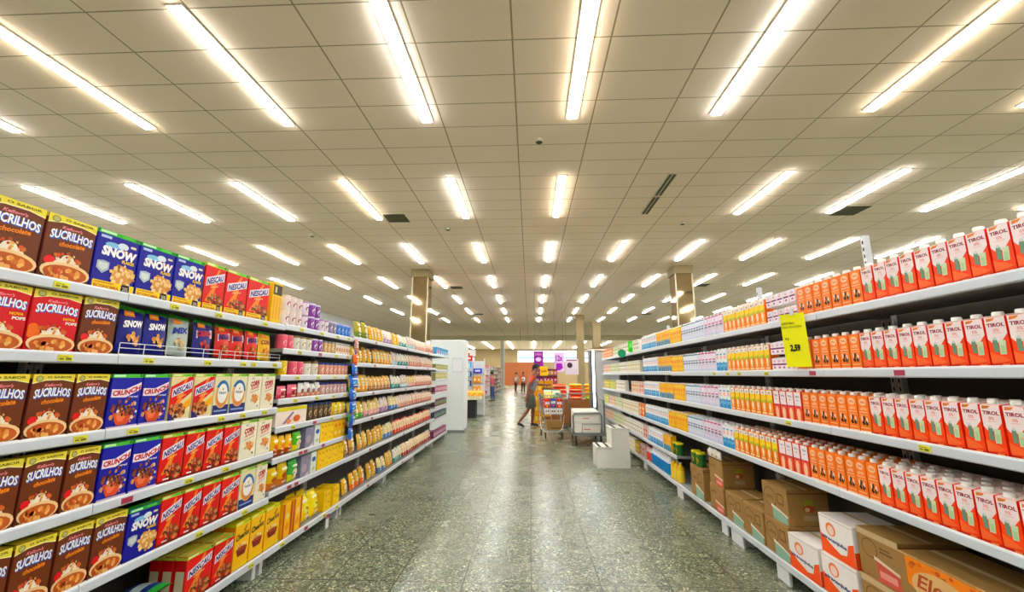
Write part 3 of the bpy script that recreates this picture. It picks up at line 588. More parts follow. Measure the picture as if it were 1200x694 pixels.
# dark green and blue bags lying on the bottom shelf, near
lb = pouch(.15, .2, .05, [(.3, '#1c3c8c'), (.6, '#c8dcd8'), (.8, '#1c2c78'), (1., '#2c8c38')], 'grocery_packet', 'packet')
for k in range(15):
    a = k % 5; r = k // 5
    o = lb.place((front('L', .2 + .05 * (r % 2)), 1.84 + a * .165, ZL[5] + .012 + .062 * r), rz_of('L') + R.uniform(-.06, .06), 'blue and green packet lying on the left bottom shelf, %s along, %s layer' % (ORD[a + 1], ORD[r + 1]), None, 1.5)
# brown pack side panels next on the bottom shelf (yellow boxes with brown strap, loose yellow bags)
ys = pack(.14, .27, .1, '#f4c018', [('r', 0, .0, .2, 1, '#c04a14'), ('r', .8, 0, 1, 1, '#c04a14'), ('e', .5, .6, .2, .1, '#f8e080'), ('e', .5, .3, .2, .12, '#e89820')], 'oat_box', 'box')
for k, y in enumerate((3.76, 3.92)): ys.place((front('L', .02), y, .1585), rz_of('L'), 'yellow box with orange-brown edges, %s of two on the left bottom shelf' % ORD[k + 1])

# ------------------------------------------------------------------ left shelves beyond the cereals
def mk_pouch(w, h, d, a, c, top=None, spot=None, name='food_pouch'):
    bands = [(.33, a), (.9, c), (1., top or c)]
    def art(b):
        b.layer = 2; b.ell(.5, .42, .3, .16, P(spot or '#f4e8c8'), 12); b.rect(.2, .66, .8, .76, P('#f2ecd8')); b.rect(.26, .14, .74, .2, P('#f4ead0')); heap(b, .5, .36, .3, .12, ['#b82c20', '#3c7c28', '#e8a020', '#f4f0e0', '#7a4a20'], 7, .07, int(w * 1000) + len(a + c) + sum(map(ord, a + c)) % 97)
    return pouch(w, h, d, bands, name, 'pouch', art=art, nu=5)
b3 = 'left bay of tins'
t_wb = shift(tin(.045, .125, '#e8d8d0', '#efe4e4', spot='#a0482c')); t_pu = shift(tin(.045, .125, '#d8d0ec', '#8c4aa0', spot='#f0e8f4')); t_wp = shift(tin(.045, .125, '#b090b8', '#f0e6ee', spot='#6a2c4a'))
t_gr = shift(tin(.042, .13, '#c8c4dc', '#8c88a0', spot='#e8e4ec')); t_bl = shift(tin(.042, .13, '#b8b4e4', '#3c78cc', spot='#a8ccf0')); t_pk = shift(tin(.045, .12, '#e88090', '#e8647c', spot='#f4b8c0'))
t_br = shift(tin(.05, .125, '#8a7448', '#f0ece2', spot='#b8a888')); t_be = shift(tin(.038, .12, '#8a8c98', '#d8b078', spot='#f0e0c0')); t_bo = shift(tin(.04, .12, '#1c3c9c', '#e0a088', spot='#f4e4dc'))
t_ye = shift(tin(.045, .12, '#e8d050', '#f0d020', spot='#f8f0a0')); t_nv = shift(tin(.042, .115, '#2a2478', '#c8a098', spot='#f0e8f0'))
run('L', Z3[0], 3.43, 3.72, t_wb, 'white tin with reddish-brown print', 'top of tin bay', tiers=2)
run('L', Z3[0], 3.72, 3.84, t_wp, 'white and dark purple tin', 'top of tin bay', 1, tiers=2); run('L', Z3[0], 3.85, 4.05, t_pu, 'purple tin with pale lid', 'top of tin bay', tiers=2)
run('L', Z3[0], 4.06, 4.24, t_wp, 'white and purple tin beside grey tins', 'top of tin bay', 2); run('L', Z3[0], 4.25, 4.42, t_gr, 'grey-violet tin', 'top of tin bay'); run('L', Z3[0], 4.43, 4.78, t_bl, 'blue tin with pale lid', 'top of tin bay')
run('L', Z3[1], 3.43, 3.62, t_pk, 'pink tin', 'second shelf, tin bay'); run('L', Z3[1], 3.63, 3.94, t_br, 'white and brown tin', 'second shelf, tin bay'); run('L', Z3[1], 3.95, 4.15, t_pu, 'purple tin', 'second shelf, tin bay')
run('L', Z3[1], 4.16, 4.40, t_be, 'beige jar with grey lid', 'second shelf, tin bay'); run('L', Z3[1], 4.41, 4.77, pack(.055, .12, .05, '#e8dcc8', [('e', .5, .4, .3, .2, '#c8783c'), ('r', .1, .8, .9, .95, '#98a0a8')]), 'small beige box with orange print', 'second shelf, tin bay')
run('L', Z3[2], 3.43, 3.60, t_ye, 'yellow tin', 'third shelf, tin bay'); run('L', Z3[2], 3.61, 3.83, t_pk, 'pale pink tin', 'third shelf, tin bay'); run('L', Z3[2], 3.84, 4.12, t_br, 'white and brown tin', 'third shelf, tin bay'); run('L', Z3[2], 4.13, 4.77, t_bo, 'salmon tin with blue lid', 'third shelf, tin bay')
run('L', Z3[3], 3.43, 3.75, mk_pouch(.14, .12, .05, '#e0506c', '#e87890', spot='#8c2030'), 'pink sachet', 'fourth shelf, tin bay'); run('L', Z3[3], 3.76, 4.16, mk_pouch(.1, .14, .05, '#e8a088', '#e8ecec', spot='#8c4030'), 'white pouch with brown circle', 'fourth shelf, tin bay')
run('L', Z3[3], 4.17, 4.77, t_nv, 'jar with navy lid', 'fourth shelf, tin bay')
run('L', Z3[4], 3.43, 3.93, pack(.48, .15, .2, '#f0e2d8', [('r', 0, .78, 1, 1, '#d8d020'), ('p', [(.2, .1), (.5, .7), (.56, .66), (.3, .1)], '#8a6aa8'), ('e', .66, .3, .12, .2, '#d86c2c'), ('e', .4, .2, .08, .14, '#e09060')], 'display_case', 'box'), 'open yellow-topped display case with sweets', 'fifth shelf, tin bay', 1)
run('L', Z3[4], 3.95, 4.45, shift(tin(.045, .15, '#1c3060', '#5a4838', name='glass_jar', cat='jar', spot='#d0b080')), 'dark jar with blue lid', 'fifth shelf, tin bay'); run('L', Z3[4], 4.46, 4.78, mk_pouch(.1, .14, .06, '#e8c020', '#f0d818'), 'bright yellow pouch', 'fifth shelf, tin bay')
run('L', Z3[5], 3.43, 3.74, mk_pouch(.1, .19, .06, '#a84c10', '#f0c010', spot='#e87818'), 'yellow-orange pouch', 'sixth shelf, tin bay'); run('L', Z3[5], 3.75, 3.90, mk_pouch(.13, .17, .06, '#e8e020', '#5cb820'), 'green pouch', 'sixth shelf, tin bay', 1)
gp = pack(.14, .18, .07, '#8c88a0', [('e', .4, .4, .3, .2, '#b0a0b0'), ('p', [(.5, 0), (1, .2), (1, 0)], '#e0c8d0')]); bp = pack(.1, .185, .07, '#dfe4dc', [('e', .5, .65, .35, .12, '#2058b0'), ('e', .5, .2, .3, .1, '#b8c8a0')])
yp = pack(.14, .185, .09, '#f4cc0c', [('e', .25, .8, .12, .06, '#d8900c'), ('e', .7, .8, .12, .06, '#d8900c'), ('e', .3, .5, .14, .05, '#e8a810'), ('e', .7, .4, .12, .06, '#d8900c'), ('e', .4, .18, .14, .05, '#e8a810')])
yo = pack(.09, .185, .08, '#f0b818', [('e', .5, .7, .3, .1, '#e07818'), ('e', .5, .3, .3, .1, '#f8e080')])
run('L', Z3[5], 3.92, 4.10, gp, 'grey-violet box', 'sixth shelf, tin bay', 1); run('L', Z3[5], 4.11, 4.21, bp, 'white and blue box', 'sixth shelf, tin bay', 1); run('L', Z3[5], 4.22, 4.50, yp, 'yellow starch box', 'sixth shelf, tin bay'); run('L', Z3[5], 4.51, 4.78, yo, 'orange-yellow box', 'sixth shelf, tin bay')
run('L', Z3[6], 3.43, 3.72, mk_pouch(.13, .2, .07, '#d87c30', '#e8c418', spot='#a8501c'), 'yellow and brown pouch', 'seventh shelf, tin bay'); run('L', Z3[6], 3.73, 3.88, mk_pouch(.13, .19, .07, '#d8e028', '#48b048', spot='#e8e0d0'), 'green and white pouch', 'seventh shelf, tin bay', 1)
run('L', Z3[6], 3.89, 4.06, gp, 'lilac box', 'seventh shelf, tin bay', 1); run('L', Z3[6], 4.07, 4.19, bp, 'white and blue box', 'seventh shelf, tin bay', 1); run('L', Z3[6], 4.20, 4.78, yp, 'yellow starch box', 'seventh shelf, tin bay', tiers=1)
run('L', Z3[7], 4.02, 4.36, mk_pouch(.16, .26, .09, '#f4d410', '#f4e010', spot='#f8ee60'), 'bright yellow bag', 'bottom shelf, tin bay', ranks=2, lean=-.2); run('L', Z3[7], 4.37, 4.78, yp, 'yellow starch box', 'bottom shelf, tin bay', ranks=2)

K = [('#a8a020', '#8c9414', '#5a6c1c'), ('#e0b828', '#d8a020', '#e8d070'), ('#b090c0', '#ecdcd8', '#e8c8d0'), ('#e8c040', '#e0b030', '#3c5828'), ('#50a0a0', '#e4e0d4', '#f0ece0'), ('#c0d8e4', '#d8c8c0', '#f0e8e4'), ('#e0a898', '#ecd8d0', '#f4ece4'), ('#d88878', '#e8c8b8', '#e0c0b0'),
     ('#e8a838', '#e0bc58', '#d0a040'), ('#58b038', '#e0c048', '#c8b040'), ('#e8b0b0', '#e8cc88', '#d8b860'), ('#5888c8', '#e8d8a0', '#f0e4c0'), ('#b88050', '#e8b860', '#e0c070'), ('#a82820', '#ecd4b0', '#f4e4c8'), ('#d8482c', '#e8c8a0', '#c83020'), ('#e87028', '#e0b030', '#e8a020')]
names = ['olive-green', 'golden yellow', 'white and lilac', 'yellow and dark green', 'white and teal', 'pale blue', 'pale pink', 'salmon', 'amber', 'yellow and green', 'yellow and pink', 'cream and blue', 'tan', 'cream and dark red', 'cream and red', 'orange']
PP = [mk_pouch(.125, .225, .065, *k) for k in K]
tall = mk_pouch(.15, .25, .08, '#6c8420', '#a89c1c', '#28501c')
P4 = 'left pasta bays'
def prun(z, lst, where, tiers=1, lean=-.18, back=.03):
    for i, y0, y1 in lst:
        run('L', z, y0, y1, PP[i] if i >= 0 else tall, (names[i] if i >= 0 else 'tall olive and green') + ' food pouch', where + ', block from %.1f m' % y0 if False else where, None, 1, tiers, back + R.uniform(0, .01), lean, .012, -.004, .05)
def uniq(z, lst, where, **kw):
    seen = {}
    for i, y0, y1 in lst:
        seen[i] = seen.get(i, 0) + 1
        wv = where + ('' if seen[i] == 1 else ', farther block')
        prun(z, [(i, y0, y1)], wv, **kw)
uniq(Z4[0], [(-1, 5.0, 5.42), (1, 5.45, 5.98), (2, 6.0, 6.38), (3, 6.4, 6.7), (4, 6.72, 7.15), (5, 7.18, 7.7), (6, 7.72, 8.5), (7, 8.52, 9.15)], 'top of pasta bays')
uniq(Z4[1], [(9, 4.88, 5.1), (1, 5.12, 5.6), (8, 5.65, 6.4), (5, 6.42, 6.7), (4, 6.72, 7.3), (7, 7.32, 8.2), (6, 8.22, 9.1)], 'second shelf, pasta bays')
uniq(Z4[2], [(9, 4.88, 5.1), (8, 5.12, 5.5), (12, 5.52, 6.35), (4, 6.45, 6.9), (5, 6.92, 7.3), (10, 7.35, 7.8), (7, 7.82, 9.1)], 'third shelf, pasta bays')
uniq(Z4[3], [(9, 4.95, 5.4), (10, 5.42, 6.0), (2, 6.02, 6.35), (11, 6.4, 6.8), (6, 6.82, 7.6), (7, 7.62, 9.1)], 'fourth shelf, pasta bays')
uniq(Z4[4], [(12, 4.85, 5.2), (8, 5.25, 5.6), (1, 5.62, 6.2), (11, 6.22, 6.6), (14, 6.65, 9.1)], 'fifth shelf, pasta bays')
uniq(Z4[5], [(3, 4.88, 5.1), (15, 5.12, 5.6), (1, 5.65, 6.0), (11, 6.02, 6.35), (8, 6.4, 6.7), (4, 6.72, 7.1), (13, 7.15, 9.1)], 'bottom shelf, pasta bays')
blb = pack(.2, .16, .12, '#4aa4dc', [('r', 0, .8, 1, 1, '#2c7cb8'), ('e', .5, .4, .25, .2, '#e8a890'), ('r', .1, .05, .9, .2, '#c8e4f0')])
run('L', Z8[0], 9.25, 10.6, blb, 'light blue box', 'top of last left bay')
for i, (c1, c2, n_) in enumerate([('#a8a868', '#c8c890', 'olive'), ('#c0b878', '#e0dcb0', 'beige'), ('#b06a80', '#e8c8d0', 'rose'), ('#6a3c54', '#68b858', 'plum and green'), ('#504870', '#78c068', 'violet and green'), ('#8c4468', '#e8c8dc', 'magenta')]):
    pk_ = pack(.13, .14 if i else .12, .08, c1, [('r', .1, .3, .9, .7, c2), ('e', .5, .5, .2, .15, c1)])
    run('L', Z8[i + 1], 9.25, 10.6, pk_, n_ + ' small box', 'shelf %s of last left bay' % ORD[i + 2])
# hanging clip strip of blue sachets between bays
t = empty('hanging_strip', (front('L', -.05), 4.8, .84), rz_of('L'), 'vertical hanging strip of blue sachets clipped to the left shelves', 'hanging strip')
b = MB(); b.box(-.012, .012, .01, .012, 0, 1.03, P('#1c50a8')); b.build('strip', t)
sb = mk_pouch(.17, .135, .035, '#1454b4', '#1c64c4', '#1850a4', '#38a0dc', 'snack_sachet')
for k in range(6):
    o = sb.place((front('L', -.062), 4.8, .79 + k * .1415), rz_of('L') + R.uniform(-.2, .2), 'blue snack sachet hanging on the vertical strip, %s from the bottom' % ORD[k + 1], None, R.uniform(-.15, .1))
ob = mk_pouch(.12, .14, .06, '#d05818', '#e87828', '#e8a050', '#f0b070', 'snack_sachet'); ob.place((front('L', -.06), 4.82, 1.60), rz_of('L'), 'orange snack sachet hanging above the blue ones')
pb = mk_pouch(.08, .15, .04, '#d88878', '#e8b0a0', '#d87870', None, 'snack_sachet'); pb.place((front('L', -.05), 4.82, 1.75), rz_of('L'), 'salmon pink snack sachet at the top of the strip')
for y, lab in [(4.45, 'small white and red card'), ]:
    b = MB(); b.box(-.03, .03, -.012, -.008, -.16, 0, 'steel_white'); b.box(-.03, .03, -.0135, -.0121, -.04, 0, 'tag_red'); o = b.build('hanging_card'); o.location = (front('L', 0), y, .13); o.rotation_euler[2] = rz_of('L'); tag(o, lab + ' hanging from the left bottom shelf', 'card')

# ------------------------------------------------------------------ right shelves
CM, CC, CD, CJ, CWB, CWP, CT, CY, CYT, CLI = [carton(k) for k in ('milk', 'cow', 'drop', 'juice', 'white_blue', 'white_pink', 'teal', 'yellow', 'ytl')] + [carton('lilac', .062, .1, .06)]
sh = ['right top shelf', 'right second shelf', 'right third shelf', 'right fourth shelf']
for i, z in enumerate(ZR[:4]):
    rk = [1, 1, 2, 3][i]; wv = sh[i]
    e1 = [2.38, 2.46, 2.46, 2.47][i]; e2 = [2.96, 3.04, 3.04, 3.04][i]
    run('R', z, e1 - .083 * 13, e1, CM, 'orange milk carton with white label', wv, 13, rk)
    run('R', z, e1 + .004, e2, CC, 'light orange carton with cow spots', wv, 7, rk)
    if i < 2: run('R', z, e2 + .01, 3.35, CLI, 'small lilac drink carton', wv, 5, 1, 2)
    else: run('R', z, e2 + .01, 3.39, CD, 'red and white carton with drop', wv, 4, rk)
    run('R', z, 3.40 if i > 1 else 3.37, 4.09, CJ, 'yellow and orange soy carton', wv, 9 if i < 2 else 8, rk)
    w0 = 4.11
    if i: run('R', z, 4.10, 4.33, CT, 'white and blue carton, near block', wv, 3, min(rk, 2)); w0 = 4.34
    run('R', z, w0 + .45, 5.24, CWB, 'white carton with blue print', wv, None, min(rk, 2)); run('R', z, w0, w0 + .44, CWP, 'white carton with pink print', wv, None, min(rk, 2))
    y1 = 5.66
    run('R', z, 5.26, 5.66, CY, 'yellow juice carton', wv, 5, min(rk, 2))
    z6 = ZR6[i]
    if i == 3: run('R', z6, 5.68, 5.95, CY, 'yellow juice carton of the next bay', wv, 3); a = 5.97
    else: run('R', z6, 5.68, 6.28, CYT, 'yellow carton with teal base', wv, 7); a = 6.3
    run('R', z6, a, 7.1, CT, 'white and blue carton, far block', wv, None)
run('R', ZR6[4], 5.68, 5.9, shift(tin(.05, .15, '#d8c820', '#2c6c30', name='food_tin', spot='#e0b020')), 'green and yellow tin', 'right fifth shelf', 2)
run('R', ZR6[4], 5.92, 6.25, CYT, 'yellow carton with teal base', 'right fifth shelf'); run('R', ZR6[4], 6.27, 7.0, CT, 'white and blue carton', 'right fifth shelf')
BW = bottle(.045, .24, '#f0c418', '#f4ecd8', '#f6d84c'); BB = bottle(.042, .25, '#e4e8f0', '#e8e4e4', '#1c84c4'); BRd = bottle(.04, .22, '#e8dcd8', '#c82c20', '#d85040')
run('R', ZR6[5], 5.68, 6.05, BW, 'yellow bottle with pale cap', 'right bottom shelf', 3); run('R', ZR6[5], 6.07, 6.95, BB, 'white bottle with blue band', 'right bottom shelf'); run('R', ZR6[5], 6.97, 7.22, BRd, 'bottle with red cap', 'right bottom shelf', 2)
FR = [('#e8e2cc', '#c8b890', 'cream'), ('#dce0c0', '#a8b878', 'pale green'), ('#e8d0bc', '#d08858', 'peach'), ('#f0ece4', '#b8a890', 'off-white'), ('#e8c8c0', '#c86c50', 'pale red'), ('#b8c868', '#e8d030', 'lime'), ('#c8a820', '#e8d860', 'mustard'), ('#e8843c', '#f4d8b0', 'orange')]
FP = [pack(.12, .2, .08, c, [('r', .1, .55, .9, .75, d), ('e', .5, .3, .3, .13, d), ('r', .2, .85, .8, .92, '#8c8478')], 'grocery_box', 'box') for c, d, _ in FR]
lay = [[(3, 7.3, 8.8), (1, 8.85, 9.6), (7, 9.65, 10.9)], [(0, 7.3, 8.3), (3, 8.35, 9.0), (1, 9.05, 9.9), (2, 9.95, 10.9)], [(4, 7.15, 7.4), (2, 7.45, 8.0), (3, 8.5, 9.4), (5, 9.45, 10.1), (6, 10.15, 10.9)], [(7, 7.15, 7.5), (0, 7.55, 8.8), (1, 8.85, 9.5), (2, 9.55, 10.3), (5, 10.35, 10.9)], [(4, 7.05, 7.3), (3, 7.35, 8.8), (1, 8.85, 9.8), (2, 9.85, 10.9)], [(4, 7.3, 7.6), (6, 7.65, 7.9), (0, 7.95, 9.6), (1, 9.65, 10.9)]]
for i, rowl in enumerate(lay):
    for k, a, c in rowl: run('R', ZR6[i], a, c, FP[k], FR[k][2] + ' grocery box', 'far right shelf %s' % ORD[i + 1])
# round green shelf sign, white price strips
b = MB(); b.lathe([(.078, 0), (.078, .004)], P('#2c9c78'), 20); o = b.build('round_sign'); o.location = (front('R', -.082), 8.2, 1.9); o.rotation_euler = (PI / 2, 0, 0); tag(o, 'round teal-green sign hanging at the right top shelf edge', 'sign')
b = MB(); b.box(-.06, .06, 0, .004, 0, .2, P('#4cd83c')); b.box(-.04, .04, -.002, 0, .08, .16, P('#88ec78')); o = b.build('green_sign'); o.location = (front('R', .0), 7.75, 1.90); o.rotation_euler = (0, 0, 0); tag(o, 'bright green card sign above the right top shelf', 'sign')
# white perforated uprights sticking up above the right gondola
for y, h, lab in [(2.94, 2.46, 'nearest'), (4.35, 2.38, 'second'), (7.25, 2.32, 'third'), (8.7, 2.28, 'fourth'), (10.0, 2.25, 'farthest')]:
    b = MB(); x = .5; b.box(-.02, .02, -.015, .015, 1.0, h, 'steel_white')
    for k in range(int((h - 1.9) / .05)): b.face([(-.0205, -.006, 1.9 + k * .05), (-.0205, .006, 1.9 + k * .05), (-.0205, .006, 1.925 + k * .05), (-.0205, -.006, 1.925 + k * .05)], 'rubber')
    b.box(-.02, .02, -.015, .015, 0, 1.0, 'steel_white'); o = b.build('slotted_post'); o.location = (front('R', .52), y, 0); tag(o, '%s white slotted post rising above the right shelves' % lab, 'post', 'slotted posts')
# hanging yellow price card
t = empty('price_card', (front('R', -.055), 2.93, 1.63), -PI / 2 + .42, 'large yellow price card hanging from the right top shelf', 'price card')
b = MB(); b.grid([[(-.085 + .17 * j / 4, .006 * math.sin(j * .8) + .004 * i, .28 - .36 * i / 4) for j in range(5)] for i in range(5)], P('#f2ee10', .4)); b.build('card', t)
b = MB(); b.map = lambda u, v, o: (-.085 + .17 * u, .006 * math.sin(u * 4 * .8) + .016 * (1 - v) - o - .004, -.08 + .36 * v); b.layer = 0
b.text('LEITE TIROL', .06, .8, .56, .84, P('#6a6a10'), .02); b.text('LONGA VIDA INTEGRAL', .04, .73, .86, .77, P('#6a6a10'), .01); b.build('product_line', t); b.v = []; b.f = []; b.m = []; b.sm = []
b.text('R$', .12, .5, .26, .55, P('#5c5c10'), .02); b.build('currency_mark', t); b.v = []; b.f = []; b.m = []; b.sm = []
b.text('2,59', .24, .27, .66, .42, P('#14140c'), .05, .1); b.build('price_figures', t)
b = MB(); b.box(-.012, .012, -.002, .012, .27, .31, 'steel_white'); b.build('clip', t)
# floor brackets under the right bottom shelf
for k, (y, w_) in enumerate([(2.76, .3), (3.5, .16), (4.2, .22), (4.45, .12), (5.66, .2), (7.26, .2)]):
    b = MB(); b.bbox(-w_ / 2, w_ / 2, .006, .027, .0, .104, 'steel_white', .004); o = b.build('kick_plate'); o.location = (front('R', 0), y, 0); o.rotation_euler[2] = -PI / 2; tag(o, 'white plate under the right bottom shelf, %s from the near end' % ORD[k + 1], 'plate', 'plates under the right shelves')

# ------------------------------------------------------------------ cardboard cases on the right bottom shelf
def case(w, h, d, deco, body='kraft', side='kraft', flap=True):
    b = MB(); b.bbox(-w / 2, w / 2, 0, d, 0, h, {'kraft': 'kraft'}.get(body, body), .004); b.map = fmap(w, h); b.layer = 1
    deco(b)
    b.map = lambda u, v, o: (w / 2 + o, u * d, v * h); b.layer = 1                       # near side (local +x)
    if body == 'kraft':
        b.rect(.4, .5, .62, .74, P('#98982c', .6)); b.ell(.51, .48, .14, .1, P('#b0502c', .6)); b.ell(.47, .46, .06, .06, P('#d8b890', .6)); b.rect(.36, .16, .7, .3, P('#a8926a', .6)); b.rect(.0, .88, 1, .92, 'kraft_dark')
    else: b.A([(0, 0), (1, 0), (1, .5), (0, .4)], P('#e05018', .5))
    b.map = lambda u, v, o: (-w / 2 + u * w, v * d, h + o); b.layer = 1; b.rect(.02, .45, .98, .55, P('#c8b088', .4))
    return Proto('cardboard_case', 'cardboard box', b, (), w, d, h)
def dk(b):
    b.ell(.32, .6, .26, .28, 'kraft_print'); b.ell(.32, .6, .235, .255, 'kraft'); b.text('LEITE', .16, .55, .48, .64, 'kraft_print', .03); b.rect(.62, .5, .86, .8, 'kraft_print'); b.rect(.65, .54, .83, .76, 'kraft')
    b.A([(.4, .0), (.95, .0), (.95, .2), (.75, .26), (.4, .34)], P('#8fb4a0', .5)); b.A([(.36, .34), (.75, .27), (.98, .2), (.98, .25), (.7, .34), (.36, .42)], P('#e6dcc8', .5))
def dr(b):
    b.text('LEITE', .12, .66, .5, .76, 'kraft_print', .02); b.A([(.45, .0), (.98, .0), (.98, .24), (.7, .3), (.45, .34)], P('#c85848', .5)); b.A([(.4, .34), (.98, .25), (.98, .32), (.4, .42)], P('#e0ceb0', .5)); b.rect(.5, .08, .9, .2, P('#e0988c', .5))
def dp(b):
    b.rect(0, 0, 1, 1, P('#f0ece8', .5)); b.A([(0, 0), (1, 0), (1, .58), (.84, .5), (.78, .22), (.6, .16), (.3, .3), (0, .5)], P('#f05a1c', .5)); b.ell(.36, .68, .15, .17, P('#e88858', .5)); b.ell(.36, .66, .1, .12, P('#f6dccc', .5))
    b.text('piracanjuba', .06, .36, .8, .48, P('#2c3470', .5), .04, .1, rise=-.04); b.rect(.0, .93, 1, .96, P('#d8ccc4', .5))
def de(b):
    b.A([(.1, .985), (.99, .985), (.93, .62), (.86, .66), (.78, .6), (.5, .5), (.3, .62), (.1, .72)], P('#e8861c', .5)); heap(b, .55, .92, .42, .05, ['#c8601c', '#d0701c', '#b85818'], 18, .035, 3); b.rect(.86, .64, .9, .985, 'kraft_dark')
    b.ell(.45, .75, .3, .17, P('#d8b078', .6), 22); b.text('Elegê', .2, .68, .68, .86, P('#a84820', .5), .02, .25); b.rect(.1, .1, .6, .2, 'kraft_print')
def dq(b):
    b.rect(0, .86, 1, .99, P('#c8b088', .5)); b.ell(.3, .62, .2, .2, 'kraft_print'); b.ell(.3, .62, .18, .18, 'kraft'); b.rect(.55, .62, .85, .66, 'kraft_print'); b.rect(.55, .7, .8, .73, 'kraft_print')
    b.A([(.45, .0), (.98, .0), (.98, .3), (.7, .36), (.45, .42)], P('#c85848', .5)); b.A([(.4, .42), (.98, .3), (.98, .36), (.4, .5)], P('#e0ceb0', .5)); b.rect(.5, .1, .9, .24, P('#e0988c', .5))
K1, K2, KP, KE, KB = case(.33, .25, .3, dk), case(.31, .245, .3, dr), case(.31, .228, .3, dp, P('#ece6e0', .5)), case(.5, .465, .34, de), case(.29, .24, .34, dq)
zb = .1585; rr = rz_of('R')
def put(pr, y, z, lab, back=.02, sx=1, r=0): o = pr.place((front('R', back), y, z), rr + r, lab); o.scale = (sx, 1, 1); return o
put(KE, 2.18, zb, 'large kraft case with orange top band and script lettering, bottom shelf', .015); put(KE, 1.66, zb, 'kraft case at the right photo edge beside the script-lettered one', .05)
put(KB, 2.585, zb, 'lower kraft case with red label beside the orange-banded case', .03); put(KB, 2.59, zb + .243, 'upper kraft case with red label and taped top', .04, .97, .0)
put(KP, 2.9, zb, 'lower white and orange milk case of the stack of two', .02, .98); put(KP, 2.9, zb + .231, 'upper white and orange milk case of the stack of two', .03, .98, -.03); put(KP, 3.225, zb, 'white and orange milk case standing single beside the stack', .01, 1.0, .02)
put(K1, 3.555, zb, 'lower kraft case under the one with teal label, behind white case', .02, .98); put(K1, 3.555, zb + .253, 'upper kraft case with teal label beside the white milk cases', .03, .98, .02)
put(K1, 3.9, zb, 'kraft case standing low, right of two single ones', .02, 1.02, -.02); put(K1, 4.25, zb, 'kraft case standing low, left of two single ones', .03, .95, .03)
put(K2, 4.6, zb, 'lower kraft case with red label under white packets', .02); put(K2, 4.6, zb + .248, 'upper kraft case with red label under white packets', .03)
put(case(.36, .33, .3, dk), 5.1, zb, 'tall plain kraft case below the green and yellow tins', .02)
run('R', zb + .25 + .248, 4.46, 4.76, mk_pouch(.1, .1, .06, '#e8e0d8', '#f2efe8', spot='#d8b0a0'), 'white packet', 'on the upper kraft case', 3)
gt = shift(tin(.05, .15, '#d8c820', '#2c6c30', spot='#e8b81c')); run('R', zb + .332, 4.98, 5.26, gt, 'green and yellow tin', 'on the tall kraft case', 2)
for k, (y, z) in enumerate([(3.72, .158)]):
    o = case(.5, .22, .06, lambda b: None).place((front('R', .362), y, z + .001), rr, 'dark kraft case standing at the back of the bottom shelf, %s' % ['behind the teal-label stack', 'behind the low cases', 'behind the tall case', 'behind the orange-banded case'][k])

# ------------------------------------------------------------------ step stool
t = empty('step_stool', (1.355, 7.3, 0), 0, 'white two-step stool with black grip strips on the aisle floor', 'step stool')
b = MB(); prof = [(-.26, 0), (.27, 0), (.27, .61), (-.02, .61), (-.02, .31), (-.26, .31)]
b.face([(x, 0, z) for x, z in prof], 'plastic_white'); b.face([(x, .02, z) for x, z in reversed(prof)], 'plastic_white')
for i in range(6):
    p, q = prof[i], prof[(i + 1) % 6]; b.face([(p[0], 0, p[1]), (p[0], .02, p[1]), (q[0], .02, q[1]), (q[0], 0, q[1])], 'plastic_white')
sm = b.mesh('side_panel')
for k, y in ((0, 0), (1, .44)):
    o = bpy.data.objects.new('side_panel', sm); COL.objects.link(o); o.parent = t; o.location = (0, y, 0)
for x0, x1, z, n in ((-.27, -.015, .31, 'lower'), (-.03, .28, .61, 'upper')):
    b = MB(); b.bbox(x0, x1, -.012, .475, z, z + .022, 'plastic_white', .005); tr = b.build('tread', t)
    for k in range(2): b = MB(); u = x0 + (x1 - x0) * (.22 + .5 * k); b.box(u - .02, u + .02, 0, .46, z + .0225, z + .026, 'rubber'); b.build('grip_strip', tr)
b = MB(); b.box(-.27, -.255, .02, .44, .0, .31, 'plastic_white'); b.box(-.02, -.01, .02, .44, .31, .61, 'plastic_white'); b.box(.262, .272, .02, .44, 0, .61, 'plastic_white'); b.build('riser', t)

# ------------------------------------------------------------------ shopping cart
def wheel(parent, x, y, r=.055, name='wheel'):
    b = MB(); n = 16
    b.grid([[(x + s, y + r * k * math.cos(2 * PI * j / n), r + r * k * math.sin(2 * PI * j / n)) for j in range(n)] for s, k in ((-.012, .3), (-.014, .9), (-.01, 1), (.01, 1), (.014, .9), (.012, .3))], 'rubber', True)
    b.box(x - .02, x + .02, y - .008, y + .008, r * .8, r * 2 + .05, 'dark_metal'); return b.build(name, parent)
t = empty('shopping_cart', (.56, 10.35, 0), .06, 'chrome shopping cart full of red, white and blue groceries in the aisle', 'shopping cart')
W0, W1, ZB, ZT = .23, .29, .56, 1.02; LN = .82
def cor(u, v, s):    # basket wall points: u along length 0..1, v height 0..1, s=-1/1 side
    w_ = W0 + (W1 - W0) * v; return (s * w_, -.03 + u * LN + (1 - v) * .06 * (1 - u), ZB + (ZT - ZB) * v)
for s in (-1, 1):
    b = MB()
    for k in range(13): b.tube([cor(k / 12, 0, s), cor(k / 12, 1, s)], .003, 'chrome', 5)
    for k in range(5): b.tube([cor(0, k / 4, s), cor(1, k / 4, s)], .003, 'chrome', 5)
    b.build('side_grid', t)
for u, nm in ((0, 'front_grid'), (1, 'back_grid')):
    b = MB()
    for k in range(9):
        f = k / 8 * 2 - 1; p, q = cor(u, 0, 1), cor(u, 1, 1); b.tube([(p[0] * f, p[1], p[2]), (q[0] * f, q[1], q[2])], .003, 'chrome', 5)
    for k in range(7): p = cor(u, k / 6, 1); b.tube([(-p[0], p[1], p[2]), p], .003, 'chrome', 5)
    b.build(nm, t)
b = MB()
